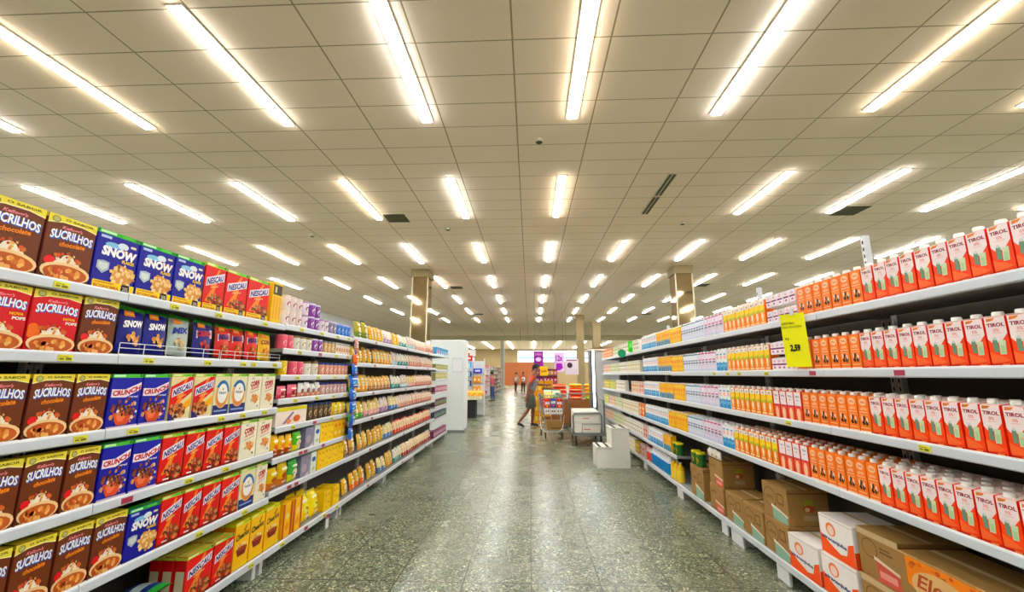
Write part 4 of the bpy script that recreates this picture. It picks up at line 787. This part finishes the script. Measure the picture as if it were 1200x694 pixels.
for k in range(9): f = k / 8 * 2 - 1; b.tube([(W0 * f, .03, ZB), (W0 * f, LN - .03, ZB)], .003, 'chrome', 5)
b.build('basket_floor', t)
b = MB(); b.tube([cor(0, 1, -1), cor(0, 1, 1), cor(1, 1, 1), cor(1, 1, -1)], .007, 'chrome', 6, True); b.build('rim', t)
b = MB()
for s in (-1, 1): b.tube([(s * .2, .05, .15), (s * .24, .6, .16), (s * .26, .72, .3), (s * .27, .76, ZB), (s * .29, .84, ZT + .05)], .012, 'chrome', 8)
b.tube([(-.2, .05, .15), (-.17, -.02, .17), (.17, -.02, .17), (.2, .05, .15)], .012, 'chrome', 8)
b.tube([(-.24, -.02, ZB), (-.2, -.04, .25), (-.1, -.05, .17), (.1, -.05, .17), (.2, -.04, .25), (.24, -.02, ZB)], .011, 'chrome', 8)
for k in range(7): f = k / 6 * 2 - 1; b.tube([(.2 * f, .0, .2), (.22 * f, .62, .2)], .004, 'chrome', 5)
b.build('frame', t)
b = MB(); b.tube([(-.29, .86, ZT + .06), (.29, .86, ZT + .06)], .016, P('#d87020'), 8); b.build('handle', t)
for x, y in ((-.2, .05), (.2, .05), (-.25, .62), (.25, .62)): wheel(t, x, y)
def at(px, py, dx, dy, z, rot): c, s = math.cos(rot), math.sin(rot); return (px + c * dx - s * dy, py + s * dx + c * dy, z)
red = pack(.138, .2, .1, '#d82c2c', [('r', .1, .4, .9, .7, '#f0e4e4'), ('e', .5, .2, .2, .1, '#f0c040')], 'grocery_box', 'box'); blu = pack(.13, .2, .1, '#3454b0', [('r', .1, .5, .9, .8, '#e8ecf4'), ('e', .5, .25, .25, .12, '#d82c30')], 'grocery_box', 'box'); wht = pack(.138, .14, .1, '#f4f0ec', [('e', .3, .5, .12, .15, '#584038'), ('e', .7, .5, .12, .15, '#7a3830')], 'grocery_box', 'box')
k_ = 0
for z, prs in ((.57, (wht, wht, wht)), (.715, (red, blu, red))):
    for q in (0, 1, 2):
        for k in range(3):
            pr = prs[k]; k_ += 1
            pr.place(at(.56, 10.35, -.145 + k * .145, .06 + q * .22, z, .06), .06 + R.uniform(-.006, .006), '%s box in the shopping cart, %s layer, %s row, %s from left' % ({id(wht): 'white', id(red): 'red', id(blu): 'blue'}[id(pr)], 'lower' if z < .6 else 'upper', ORD[q + 1], ORD[k + 1]))
gb = mk_pouch(.2, .2, .1, '#8cc8a8', '#e4ece0', '#4c9c70', '#3c8c6c', 'grocery_bag'); yb_ = mk_pouch(.2, .14, .1, '#f0e020', '#f4ec60', '#e8d818', None, 'grocery_bag')
for pr, dx, dy, z, lab in ((yb_, -.12, .06, .945, 'yellow bag on top of the full cart, front'), (gb, .12, .2, .945, 'pale green bag on top of the full cart, right'), (gb, -.1, .45, .945, 'pale green bag on top of the full cart, rear'), (gb, .11, .52, .945, 'pale green bag standing at the cart handle')): pr.place(at(.56, 10.35, dx, dy, z, .06), R.uniform(-.3, .3), lab, None, -.2)
case(.36, .2, .4, lambda b: b.rect(.3, .1, .9, .3, 'kraft_dark')).place(at(.56, 10.35, .02, .08, .206, .06), .06, 'kraft carton on the lower rack of the shopping cart')

# ------------------------------------------------------------------ platform trolley with white boxes
t = empty('platform_trolley', (1.27, 9.5, 0), .0, 'grey metal platform trolley carrying white boxes beside the shopping cart', 'trolley')
b = MB(); b.bbox(-.36, .36, 0, 1.0, .2, .26, 'grey_metal', .01); b.build('platform', t)
b = MB(); b.tube([(-.34, .0, .26), (-.34, .0, .62), (-.31, 0, .67), (.24, 0, .67), (.27, 0, .62), (.27, 0, .26)], .017, 'grey_metal', 8); b.tube([(-.15, 0, .26), (-.15, 0, .45), (.27, 0, .45)], .009, 'grey_metal', 6); b.build('front_rail', t)
b = MB(); b.tube([(-.34, .98, .26), (-.34, .98, 1.05), (.34, .98, 1.05), (.34, .98, .26)], .02, 'grey_metal', 8); b.tube([(-.34, .98, .7), (.34, .98, .7)], .014, 'grey_metal', 6); b.build('push_handle', t)
b = MB(); b.tube([(.34, .05, .26), (.34, .05, .95)], .02, 'grey_metal', 8); b.tube([(.34, .05, .93), (.34, .98, 1.03)], .014, 'grey_metal', 6); b.build('side_post', t)
for x, y in ((-.28, .1), (.26, .1), (-.28, .9), (.26, .9)): wheel(t, x, y, .08)
wb = MB(); wb.bbox(-.3, .24, 0, .45, 0, .22, 'white_card', .005); wb.map = lambda u, v, o: (-.3 + .54 * u, -o, .22 * v); wb.layer = 1; wb.rect(.35, .28, .6, .36, P('#d06a6a')); wb.rect(.02, .85, .98, .88, P('#c8c4bc'))
wbp = Proto('white_box', 'box', wb, (), .5, .45, .23)
for k, (dx, dy, z, lab) in enumerate([(0, .03, .262, 'white cardboard box at the front of the trolley, bottom'), (-.01, .04, .488, 'white cardboard box at the front of the trolley, middle'), (.0, .5, .262, 'white cardboard box at the back of the trolley, bottom'), (.01, .5, .488, 'white cardboard box at the back of the trolley, middle')]):
    wbp.place(at(1.27, 9.5, dx, dy, z, .0), R.uniform(-.02, .05), lab)

# stack of red and yellow bags behind the carts, on a pallet
t = empty('display_table', (1.35, 12.6, 0), 0, 'low wooden pallet display behind the carts', 'pallet')
b = MB(); b.bbox(-.75, .75, 0, .9, .05, .14, 'kraft_dark', .005); b.box(-.7, -.6, 0, .9, 0, .05, 'kraft_dark'); b.box(.6, .7, 0, .9, 0, .05, 'kraft_dark'); b.build('deck', t)
b = MB(); b.bbox(-.72, .72, .02, .88, .142, .78, P('#8c5a30'), .01); b.build('crate', t)
bgm = MB(); rows = []
for i in range(9):
    v = i / 8; z = .11 * v; k = math.sin(PI * v) ** .5 if 0 < v < 1 else .0
    rows.append([((.2 * (.8 + .2 * k)) * math.cos(2 * PI * j / 14) * (abs(math.cos(2 * PI * j / 14)) + .001) ** -.35, .22 + (.2 * (.8 + .2 * k)) * math.sin(2 * PI * j / 14) * (abs(math.sin(2 * PI * j / 14)) + .001) ** -.35, z) for j in range(14)])
def bagm(c1, c2):
    m = MB(); m.grid(rows, lambda i, j: P(c2, .3) if 3 <= i <= 4 else P(c1, .3), True); m.face(rows[-1], P(c1, .3)); return Proto('rice_bag', 'bag', m, (), .42, .42, .11)
rb, ybg, gbg = bagm('#e0401c', '#f0d0a0'), bagm('#f0c818', '#d83018'), bagm('#8cc020', '#e8e860')
for r_ in range(4):
    for c_ in range(3):
        pr = (gbg if c_ == 2 and r_ == 0 else [rb, rb, ybg][c_] if r_ < 3 else [rb, ybg, ybg][c_])
        pr.place((1.35 - .46 + c_ * .46, 12.62, .782 + r_ * .112), R.uniform(-.05, .05), '%s plastic bag in the pile behind the trolley, %s layer, %s from left' % ({id(rb): 'red', id(ybg): 'yellow', id(gbg): 'green'}[id(pr)], ORD[r_ + 1], ORD[c_ + 1]))

# ------------------------------------------------------------------ white panel at the end of the left shelves, cooler at the right end
t = empty('end_partition', (-2.22, 11.55, 0), 0, 'tall white end panel closing the left shelving run', 'panel')
b = MB(); b.bbox(-.5, .44, 0, .7, .02, 2.44, 'wall_white', .01); b.build('body', t)
b = MB(); b.box(.1, .4, -.006, 0, 1.55, 1.95, P('#cdd2dc')); b.box(.12, .38, -.012, -.0062, 1.58, 1.9, P('#e6e8ee')); b.build('notice', t)
b = MB(); b.box(-.52, .46, -.02, .72, 0, .05, 'grey_metal'); b.build('plinth', t)
t = empty('display_cooler', (1.98, 11.15, 0), 0, 'tall lit white display cooler at the end of the right shelves', 'cooler')
b = MB(); b.bbox(-.3, .45, 0, .8, .02, 2.1, 'steel_white', .01); b.build('cabinet', t)
b = MB(); b.bbox(-.36, -.305, .02, .3, .7, 2.12, 'sign_light', .005); b.build('light_panel', t)
b = MB(); b.bbox(-.42, -.36, -.02, .32, 0, 2.14, 'grey_metal', .005); b.bbox(-.305, -.28, -.02, .0, 0, 2.1, 'grey_metal', .003); b.build('frame', t)
b = MB(); b.grid([[(-.45, -.1, 2.16), (.5, -.1, 2.26)], [(-.45, .8, 2.16), (.5, .8, 2.26)]], P('#f0c8b0'), False, False); b.box(-.45, .5, -.1, .8, 2.11, 2.155, P('#e8e0d8')); b.build('canopy', t)

# ------------------------------------------------------------------ people
def skin_obj(name, pts, edges, m, parent=None, sub=2, root=0):
    me = bpy.data.meshes.new(name); me.from_pydata([p[:3] for p in pts], edges, []); me.materials.append(MATS[m])
    o = bpy.data.objects.new(name, me); COL.objects.link(o)
    if parent: o.parent = parent
    md = o.modifiers.new('skin', 'SKIN'); sd = o.modifiers.new('sub', 'SUBSURF'); sd.levels = sub; sd.render_levels = sub
    md.use_smooth_shade = True
    lay = me.skin_vertices[0] if me.skin_vertices else None
    if lay is None:
        return o
    for i, p in enumerate(pts):
        r = p[3]; lay.data[i].radius = r if isinstance(r, tuple) else (r, r)
        lay.data[i].use_root = (i == root)
    return o
def person(loc, rz, label, S, J, skin, top, sleeve, bottom, shoe, hairlen=0, short=True, apron=None):
    """J: joints in metres for a 1.75 m figure facing +x; y is to the figure's left"""
    t = empty('person', loc, rz, label, 'person'); t.scale = (S, S, S)
    g = lambda k, r: (*J[k], r)
    pts = []; E = []; ix = {}
    def add(k, p, r, par=None):
        ix[k] = len(pts); pts.append((*p, r))
        if par: E.append((ix[par], ix[k]))
    add('pel', J['pel'], (.13, .10)); add('spi', J['spi'], (.125, .10), 'pel'); add('che', J['che'], (.15, .11), 'spi'); add('nb', J['nb'], .055, 'che'); add('hd', J['hd'], (.072, .08), 'nb'); add('ht', J['ht'], (.07, .08), 'hd')
    nx = J['nose']; add('no', nx, .014, 'hd')
    for s in ('l', 'r'):
        add('sh' + s, J['sh' + s], .058, 'che'); add('el' + s, J['el' + s], .042, 'sh' + s); add('wr' + s, J['wr' + s], .028, 'el' + s)
        w_ = Vector(J['wr' + s]); e_ = Vector(J['el' + s]); dr_ = (w_ - e_).normalized(); sid = Vector((dr_.z, 0, -dr_.x)); sid = sid.normalized() if sid.length > .1 else Vector((1, 0, 0))
        pal = w_ + dr_ * .07; add('pa' + s, pal, (.034, .018), 'wr' + s)
        for f in range(4):
            o1 = sid * (.027 - .018 * f); ln = [.062, .072, .068, .052][f]; k = 'f%d%s' % (f, s)
            add(k, pal + dr_ * .035 + o1, .0095, 'pa' + s); add(k + 'b', pal + dr_ * (.035 + ln * .6) + o1 + Vector((0, .012 if s == 'r' else -.012, 0)), .0085, k); add(k + 'c', pal + dr_ * (.03 + ln) + o1 + Vector((0, .03 if s == 'r' else -.03, 0)), .0075, k + 'b')
        add('t' + s, w_ + dr_ * .04 + sid * .05, .0105, 'pa' + s); add('tb' + s, w_ + dr_ * .08 + sid * .066, .009, 't' + s)
        add('hi' + s, J['hi' + s], .085, 'pel'); add('kn' + s, J['kn' + s], .056, 'hi' + s); add('ca' + s, [(a * .65 + c * .35) for a, c in zip(J['kn' + s], J['an' + s])], .056, 'kn' + s); add('an' + s, J['an' + s], .034, 'ca' + s); add('to' + s, J['to' + s], .03, 'an' + s)
    skin_obj('body', pts, E, skin, t)
    # shirt
    q = [(*J['pel'], (.165, .15)), (*J['spi'], (.165, .15)), (*J['che'], (.185, .165)), (*[a * .75 + c * .25 for a, c in zip(J['che'], J['nb'])], .085)]
    ed = [(0, 1), (1, 2), (2, 3)]
    skin_obj('shirt', q, ed, top, t)
    for s in ('l', 'r'):
        a, c = Vector(J['sh' + s]), Vector(J['el' + s]); skin_obj('sleeve', [(*Vector(J['che']).lerp(a, .55), .07), (*a, .075), (*a.lerp(c, .75), .062)], [(0, 1), (1, 2)], sleeve, t)
    for s in ('l', 'r'):
        h_, k_2, a_ = Vector(J['hi' + s]), Vector(J['kn' + s]), Vector(J['an' + s])
        L_ = [(*tuple(Vector(J['pel']).lerp(h_, .7)), .125), (*tuple(h_.lerp(k_2, .4)), .13 if short else .108)]
        if short: L_ += [(*tuple(h_.lerp(k_2, 1.02)), .112)]
        else: L_ += [(*tuple(k_2), .07), (*tuple(k_2.lerp(a_, .5)), .062), (*tuple(k_2.lerp(a_, .95)), .05)]
        skin_obj('trouser_leg', L_, [(i, i + 1) for i in range(len(L_) - 1)], bottom, t)
        to = Vector(J['to' + s]); dd = (to - a_); dd.z *= .5
        skin_obj('shoe', [(*(a_ - dd * .35 + Vector((0, 0, -.035))), .038), (*(a_ + dd * .3 + Vector((0, 0, -.02))), .045), (*(to + Vector((0, 0, .005))), .036), (*(to + dd.normalized() * .05), .028)], [(0, 1), (1, 2), (2, 3)], shoe, t)
    # hair
    b = MB(); c_ = Vector(J['hd']).lerp(Vector(J['ht']), .55); fx = Vector(J['nose']) - Vector(J['hd']); an = math.atan2(fx.y, fx.x); rows = []
    for i in range(9):
        th = PI * .62 * i / 8; row = []
        for j in range(20):
            ph = 2 * PI * j / 20; back_ = .5 - .5 * math.cos(ph); ext = 1 if hairlen == 0 else 1 + .35 * back_
            tt = th * (.72 + .38 * back_) * ext; r_ = .108
            row.append((c_.x + math.cos(an) * (-.012 + r_ * math.sin(tt) * math.cos(ph) * 1.02) - math.sin(an) * r_ * .86 * math.sin(tt) * math.sin(ph), c_.y + math.sin(an) * (-.012 + r_ * math.sin(tt) * math.cos(ph)) + math.cos(an) * r_ * .86 * math.sin(tt) * math.sin(ph), c_.z + .02 + r_ * 1.02 * math.cos(tt)))
        rows.append(row)
    b.grid(rows, 'hair', True); b.build('hair', t)
    b = MB(); h_ = Vector(J['hd']).lerp(Vector(J['ht']), .45); f_ = Vector((math.cos(an), math.sin(an), 0)); s_ = Vector((-f_.y, f_.x, 0))
    for sg in (-1, 1):
        for r_, off, m_ in ((.012, .078, 'white_card'), (.007, .0865, 'rubber')):
            c2 = h_ + f_ * off + s_ * sg * .031
            b.grid([[tuple(c2 + Vector((r_ * math.sin(PI * i / 6) * math.cos(2 * PI * j / 8), r_ * math.sin(PI * i / 6) * math.sin(2 * PI * j / 8), r_ * math.cos(PI * i / 6)))) for j in range(8)] for i in range(7)], m_, True)
    b.build('eyes', t)
    b = MB()
    for sg in (-1, 1):
        c2 = h_ + s_ * sg * .082 - f_ * .01
        b.grid([[tuple(c2 + Vector((.016 * math.sin(PI * i / 6) * math.cos(2 * PI * j / 8), .010 * math.sin(PI * i / 6) * math.sin(2 * PI * j / 8), .03 * math.cos(PI * i / 6)))) for j in range(8)] for i in range(7)], skin, True)
    b.build('ears', t)
    if apron:
        b = MB(); p_, c3 = Vector(J['pel']), Vector(J['che']); rows = []
        for z_, wd, fwd in ((c3.z + .02, .12, .14), (J['spi'][2], .16, .145), (p_.z, .18, .15), (.7, .2, .16), (.5, .21, .17)):
            bx = c3.x if z_ > 1.2 else p_.x
            rows.append([(bx + fwd * math.cos(q_ * 1.5) + .0, wd * math.sin(q_ * 1.5) * 1.0, z_) for q_ in [i / 5 - 1 for i in range(11)]])
        b.grid(rows, apron); b.build('apron', t)
    return t
JM = dict(pel=(0.02, 0, .95), spi=(.05, 0, 1.13), che=(.10, 0, 1.33), nb=(.15, 0, 1.50), hd=(.19, 0, 1.59), ht=(.19, 0, 1.69), nose=(.285, 0, 1.60),
    shl=(.10, .19, 1.42), shr=(.08, -.19, 1.42), ell=(.24, .22, 1.17), elr=(-.06, -.22, 1.13), wrl=(.47, .16, 1.16), wrr=(-.12, -.22, .86),
    hil=(.02, .09, .92), hir=(.02, -.09, .92), knl=(.10, .09, .50), knr=(-.05, -.09, .50), anl=(.06, .09, .09), anr=(-.34, -.09, .12), tol=(.21, .09, .035), tor=(-.22, -.09, .035))
mat('shirt_grey', '#7d858e', .8); mat('sleeve_orange', '#d8481c', .7); mat('shorts_grey', '#57574f', .85); mat('shoe_dark', '#23262c', .6); mat('pink_top', '#c85468', .8); mat('jeans', '#33497a', .8); mat('shirt_white', '#d8ccc8', .8); mat('dark_trousers', '#3a2c2c', .8)
person((.0, 12.75, 0), .12, 'man in grey vest with orange sleeves and knee-length shorts, mid-stride by the cart', 1.03, JM, 'skin', 'shirt_grey', 'sleeve_orange', 'shorts_grey', 'shoe_dark')
JS = dict(JM); JS.update(pel=(0, 0, .95), spi=(.02, 0, 1.13), che=(.03, 0, 1.33), nb=(.05, 0, 1.5), hd=(.08, 0, 1.59), ht=(.08, 0, 1.69), nose=(.175, 0, 1.6), shl=(.03, .18, 1.41), shr=(.03, -.18, 1.41), ell=(.08, .22, 1.14), elr=(.06, -.22, 1.14), wrl=(.3, .14, 1.18), wrr=(.28, -.14, 1.16),
    knl=(.04, .09, .5), knr=(.0, -.09, .5), anl=(.02, .1, .09), anr=(-.06, -.1, .09), tol=(.17, .1, .035), tor=(.09, -.1, .035))
person((-2.12, 24.4, 0), PI * .9, 'woman with long dark hair in pink top and blue jeans facing the left shelves', .95, JS, 'skin_light', 'pink_top', 'pink_top', 'jeans', 'shoe_dark', 1, False)
person((-1.2, 36, 0), PI * .2, 'person in pale shirt and dark trousers far down the aisle, left one', .95, JS, 'skin_light', 'shirt_white', 'shirt_white', 'dark_trousers', 'shoe_dark', 1, False)
person((-.55, 34.5, 0), -PI * .4, 'person with dark hair and dark trousers far down the aisle, right one', .97, JS, 'skin', 'shirt_white', 'sleeve_orange', 'dark_trousers', 'shoe_dark', 0, False)

# ------------------------------------------------------------------ background of the aisle
# end-of-aisle display with blue products and a basket of yellow packs
t = empty('end_display', (-2.15, 16.0, 0), 0, 'white end-of-aisle display rack with blue packs left of the aisle', 'display rack')
b = MB(); b.bbox(-.55, .0, .02, .5, .9, 2.15, 'steel_white', .01); b.build('left_panel', t)
b = MB(); b.bbox(.02, .42, .02, .5, .05, 2.0, 'steel_white', .01); b.build('right_panel', t)
b = MB(); b.tube([(.44, 0, 0), (.44, 0, 2.1)], .02, 'steel_white'); b.tube([(-.57, 0, 0), (-.57, 0, 2.2)], .02, 'steel_white'); b.build('post', t)
b = MB(); b.bbox(-.4, .1, 0, .02, 2.18, 2.42, P('#e8ece8'), .005); b.map = lambda u, v, o: (-.4 + .5 * u, -o, 2.18 + .24 * v); b.rect(.1, .1, .55, .5, P('#b8202c')); b.build('header', t)
for k in range(4):
    b = MB(); b.box(.03, .41, -.02, .02, .45 + k * .36, .47 + k * .36, 'rail'); b.build('shelf', t)
bpk = [pack(.2, .24, .06, c, [('p', [(.3, .2), (.3, .9), (.45, .9), (.45, .2)], '#e8f4fa'), ('p', [(.55, .2), (.55, .9), (.7, .9), (.7, .2)], '#e8f4fa'), ('r', .05, .02, .95, .14, '#c8dce8')], 'blue_pack', 'package') for c in ('#38a8e0', '#1c5c9c', '#143c6c')]
for k, z in enumerate((1.72, 1.38, 1.04)): bpk[k].place((-2.29, 15.95, z), 0, '%s blue product panel on the end display, %s of three' % (['light', 'medium', 'dark'][k], ['top', 'middle', 'lowest'][k]))
pack(.32, .2, .05, '#c01c28', [('r', .2, .3, .8, .7, '#f0e0d8')], 'red_pack', 'package').place((-2.32, 15.9, 2.0), 0, 'red package at the top of the end display')
op = pack(.13, .24, .08, '#d89028', [('e', .5, .5, .3, .2, '#f0d8a0')], 'food_box', 'box'); bp2 = pack(.32, .17, .06, '#2c40c0', [('r', .2, .3, .8, .7, '#e0e4f8')], 'food_box', 'box')
for k in range(2):
    for c_ in range(2): op.place((-2.05 + c_ * .15, 15.9, .832 + k * .36), 0, 'amber box on the right column of the end display, %s shelf, %s' % (ORD[k + 1], ('left', 'right')[c_]))
bp2.place((-1.95, 15.9, 1.552), 0, 'deep blue box on the upper right of the end display')
t = empty('dump_bin', (-2.2, 15.15, 0), 0, 'black stand with a wide tray of yellow packets left of the aisle', 'bin')
b = MB(); b.bbox(-.2, .28, 0, .5, 0, .62, 'rubber', .01); b.build('stand', t)
b = MB(); b.bbox(-.42, .44, -.05, .6, .62, .74, P('#d8d4b8', .5), .01); b.build('tray', t)
yk = mk_pouch(.165, .19, .08, '#e8b028', '#f0c840', '#f4dc80', '#c87818', 'yellow_packet')
for k in range(15): yk.place((-2.49 + (k % 5) * .18, 15.13 + (k // 5) * .19, .762), R.uniform(-.05, .05), 'yellow packet heaped in the black-footed tray, %s along, %s row' % (ORD[k % 5 + 1], ORD[k // 5 + 1]), None, -.3)
# long far gondolas on the left and right
def far_gondola(name, x, y0, y1, face, zs, lab, cols, stufflab, seed, h=1.9):
    t = empty(name, (x, (y0 + y1) / 2, 0), 0, lab, 'shelving'); L2 = (y1 - y0) / 2; s = face
    b = MB(); b.box(-.02 - s * .5, .02 - s * .5, -L2, L2, 0, h, 'back_panel'); b.build('back_panel', t)
    b = MB(); b.box(min(0, -s * .5), max(0, -s * .5), -L2 - .02, -L2, 0, h, 'steel_white'); b.build('end_frame', t)
    for z in zs: b = MB(); b.box(min(0, -s * .46), max(0, -s * .46), -L2, L2, z - .04, z, 'rail'); b.build('shelf', t)
    r = random.Random(seed); b = MB()
    for q, z in enumerate(zs):
        y = -L2 + .03; c = r.choice(cols)
        while y < L2 - .2:
            if r.random() < .25: c = r.choice(cols)
            w_ = r.uniform(.1, .22); hh = r.uniform(.14, .26); x0 = -s * r.uniform(.015, .05)
            b.box(min(x0, x0 - s * .25), max(x0, x0 - s * .25), y, y + w_ - .012, z + .001, z + hh, P(c)); b.box(min(x0 + s * .002, x0), max(x0 + s * .002, x0), y + .02, y + w_ - .03, z + .04, z + hh * .6, P(r.choice(['#f0e8e0', '#e8d0c0', '#d8e0e8', '#703040']))); y += w_
    o = b.build('packaged_groceries', None, (x, (y0 + y1) / 2, 0)); tag(o, stufflab, 'groceries', None, 'stuff')
far_gondola('shelving_run', -2.95, 17.0, 31, 1, [.16, .5, .85, 1.2, 1.55, 1.9], 'far left shelving run with pink and red goods behind the woman', ['#c84860', '#e0a0a8', '#d86878', '#e8d8d8', '#a82840', '#f0c0b8'], 'small pink and red goods on the far left shelving', 5)
far_gondola('shelving_run', -2.95, 31.4, 45.6, 1, [.16, .5, .85, 1.2, 1.55, 1.9], 'farthest left shelving run with mixed brown and white goods', ['#b0a088', '#d8d0c0', '#8a6a50', '#e0c8a8', '#587060', '#c8b8b0'], 'small mixed goods on the farthest left shelving', 6, 2.1)
far_gondola('shelving_run', 3.3, 17.6, 24, -1, [.16, .5, .85, 1.2, 1.55, 1.9], 'far right shelving run with violet and white goods', ['#9890c0', '#e8e4f0', '#7068a0', '#c8c0e0', '#5c5890', '#f0ecf0'], 'small violet and white goods on the far right shelving', 8)
# hanging and standing signs
def board(name, loc, w_, h_, m, deco, lab, rz=0, cat='sign', hang=False):
    b = MB(); b.bbox(-w_ / 2, w_ / 2, 0, .03, 0, h_, m, .004); b.map = lambda u, v, o: (-w_ / 2 + u * w_, -o * 3, v * h_); b.layer = 1
    deco(b); o = b.build(name, None, loc); o.rotation_euler[2] = rz; tag(o, lab, cat)
    if hang:
        for s_ in (-1, 1):
            k = MB(); k.tube([(s_ * w_ * .4, .015, h_ - .01), (s_ * w_ * .4, .015, CZ - loc[2] - .002)], .004, 'dark_metal', 4); k.build('hanging_wire', o)
    return o
def d1(b): b.ell(.5, .45, .3, .14, P('#e8d8f0')); b.text('OFERTA', .14, .72, .86, .86, P('#d890c8'), .04)
def d2(b): b.text('12x', .15, .56, .85, .86, P('#9a2cb0'), .05); b.A([(.15, .1), (.2, .45), (.75, .45), (.85, .2), (.5, .08)], P('#a01cb0')); b.rect(0, .49, 1, .52, P('#f0b0e8'))
board('purple_sign', (.42, 20.5, 1.9), .46, .7, P('#8c1c90'), d1, 'dark purple hanging sign beyond the shopping cart', hang=True)
board('pink_sign', (1.45, 21, 1.62), .5, .95, P('#e8c8f0'), d2, 'pale pink and purple sign panel right of the dark purple sign', hang=True)
board('yellow_sign', (.48, 14.6, 1.46), .26, .3, P('#f4c81c'), lambda b: b.text('2,99', .15, .35, .85, .6, P('#8a4810'), .05), 'small yellow price sign above the shopping cart')
b = MB(); b.tube([(0, 0, 0), (0, 0, 1.5)], .012, 'dark_metal'); b.lathe([(.12, 0), (.1, .02)], 'dark_metal', 12); o = b.build('sign_stand', None, (.48, 14.66, 0)); tag(o, 'thin dark stand carrying the yellow price sign', 'stand')
board('wall_banner', (3.5, 61.9, 3.3), 10.5, 1.6, 'banner_glow', lambda b: (b.rect(0, .3, 1, .42, P('#88b8d0')), b.rect(.0, .86, 1, .93, P('#c0a8a0'))), 'wide pale banner with added glow high on the far back wall')
board('round_banner', (2.35, 24, 1.5), .75, .85, P('#ece0ea'), lambda b: (b.ell(.35, .6, .2, .18, P('#503048')), b.rect(.1, .9, .9, .98, P('#8a4060'))), 'white sign board with dark figure right of the pink sign', hang=True)
# brown back display with dark goods below the purple sign
t = empty('checkout_shelf', (.7, 19.6, 0), 0, 'dark maroon display shelf below the purple sign', 'display shelf')
b = MB(); b.bbox(-.6, .55, 0, .4, 0, 1.75, P('#5c2438', .6), .01); b.build('cabinet', t)
for k in range(4): b = MB(); b.box(-.58, .53, -.05, -.001, .5 + k * .32, .53 + k * .32, P('#a06878')); b.build('shelf', t)
ck = [pack(.14, .18, .04, c, [('e', .5, .5, .3, .2, '#e8c0c8')], 'snack_box', 'box') for c in ('#a83858', '#d86c7c', '#7c2c6c', '#c8a038')]
for k in range(4):
    for c_ in range(7): R.choice(ck).place((.7 - .5 + c_ * .16, 19.555, .532 + k * .32), 0, 'small snack box on the maroon display, %s shelf up, %s from left' % (ORD[k + 1], ORD[c_ + 1]))
# kraft cases pile with yellow print, under the yellow sign
kc = case(.5, .32, .4, lambda b: (b.rect(0, .3, 1, 1, P('#d89c1c', .5)), b.rect(.1, .0, .9, .2, 'kraft_dark')))
for z in (0, .324, .648, .972): kc.place((.55, 14.9, z + .001), .05, 'case with yellow print in the pile beyond the cart, %s from the floor' % ORD[int(z / .3) + 1])
oj = pack(.11, .3, .1, '#f0a818', [('r', .1, .3, .9, .7, '#f8d860')], 'orange_bottle_pack', 'package')
for k in range(3):
    for r_ in range(4): oj.place((.12 + k * .12 - .1 + .05, 13.6, .305 * r_ + .001), 0, 'yellow-orange pack stacked behind the man, %s up, %s along' % (ORD[r_ + 1], ORD[k + 1]))
# partition pillars and low wall at the far end
for x, y, w_, lab in ((3.6, 30, .5, 'beige pillar beyond the violet shelves'), (-3.0, 46.5, .4, 'slim white pillar at the far end of the left shelves'), (5.4, 34, .6, 'beige pillar far on the right')):
    t = empty('pillar', (x, y, 0), 0, lab, 'pillar'); b = MB(); b.bbox(-w_ / 2, w_ / 2, 0, w_, 0, CZ - .32 if y < 46 else 5.1, 'wall_tan' if w_ > .4 else 'wall_white', .01); b.build('shaft', t); b = MB(); b.bbox(-w_ / 2 - .04, w_ / 2 + .04, -.04, w_ + .04, (CZ - .319 if y < 46 else 4.95), (CZ - .001 if y < 46 else 5.149), 'wall_tan', .01)
    if y < 46: b.build('capital', t)
# neighbouring gondola tops to the sides (only their upper edges can be seen between products)
bpy.context.view_layer.update()
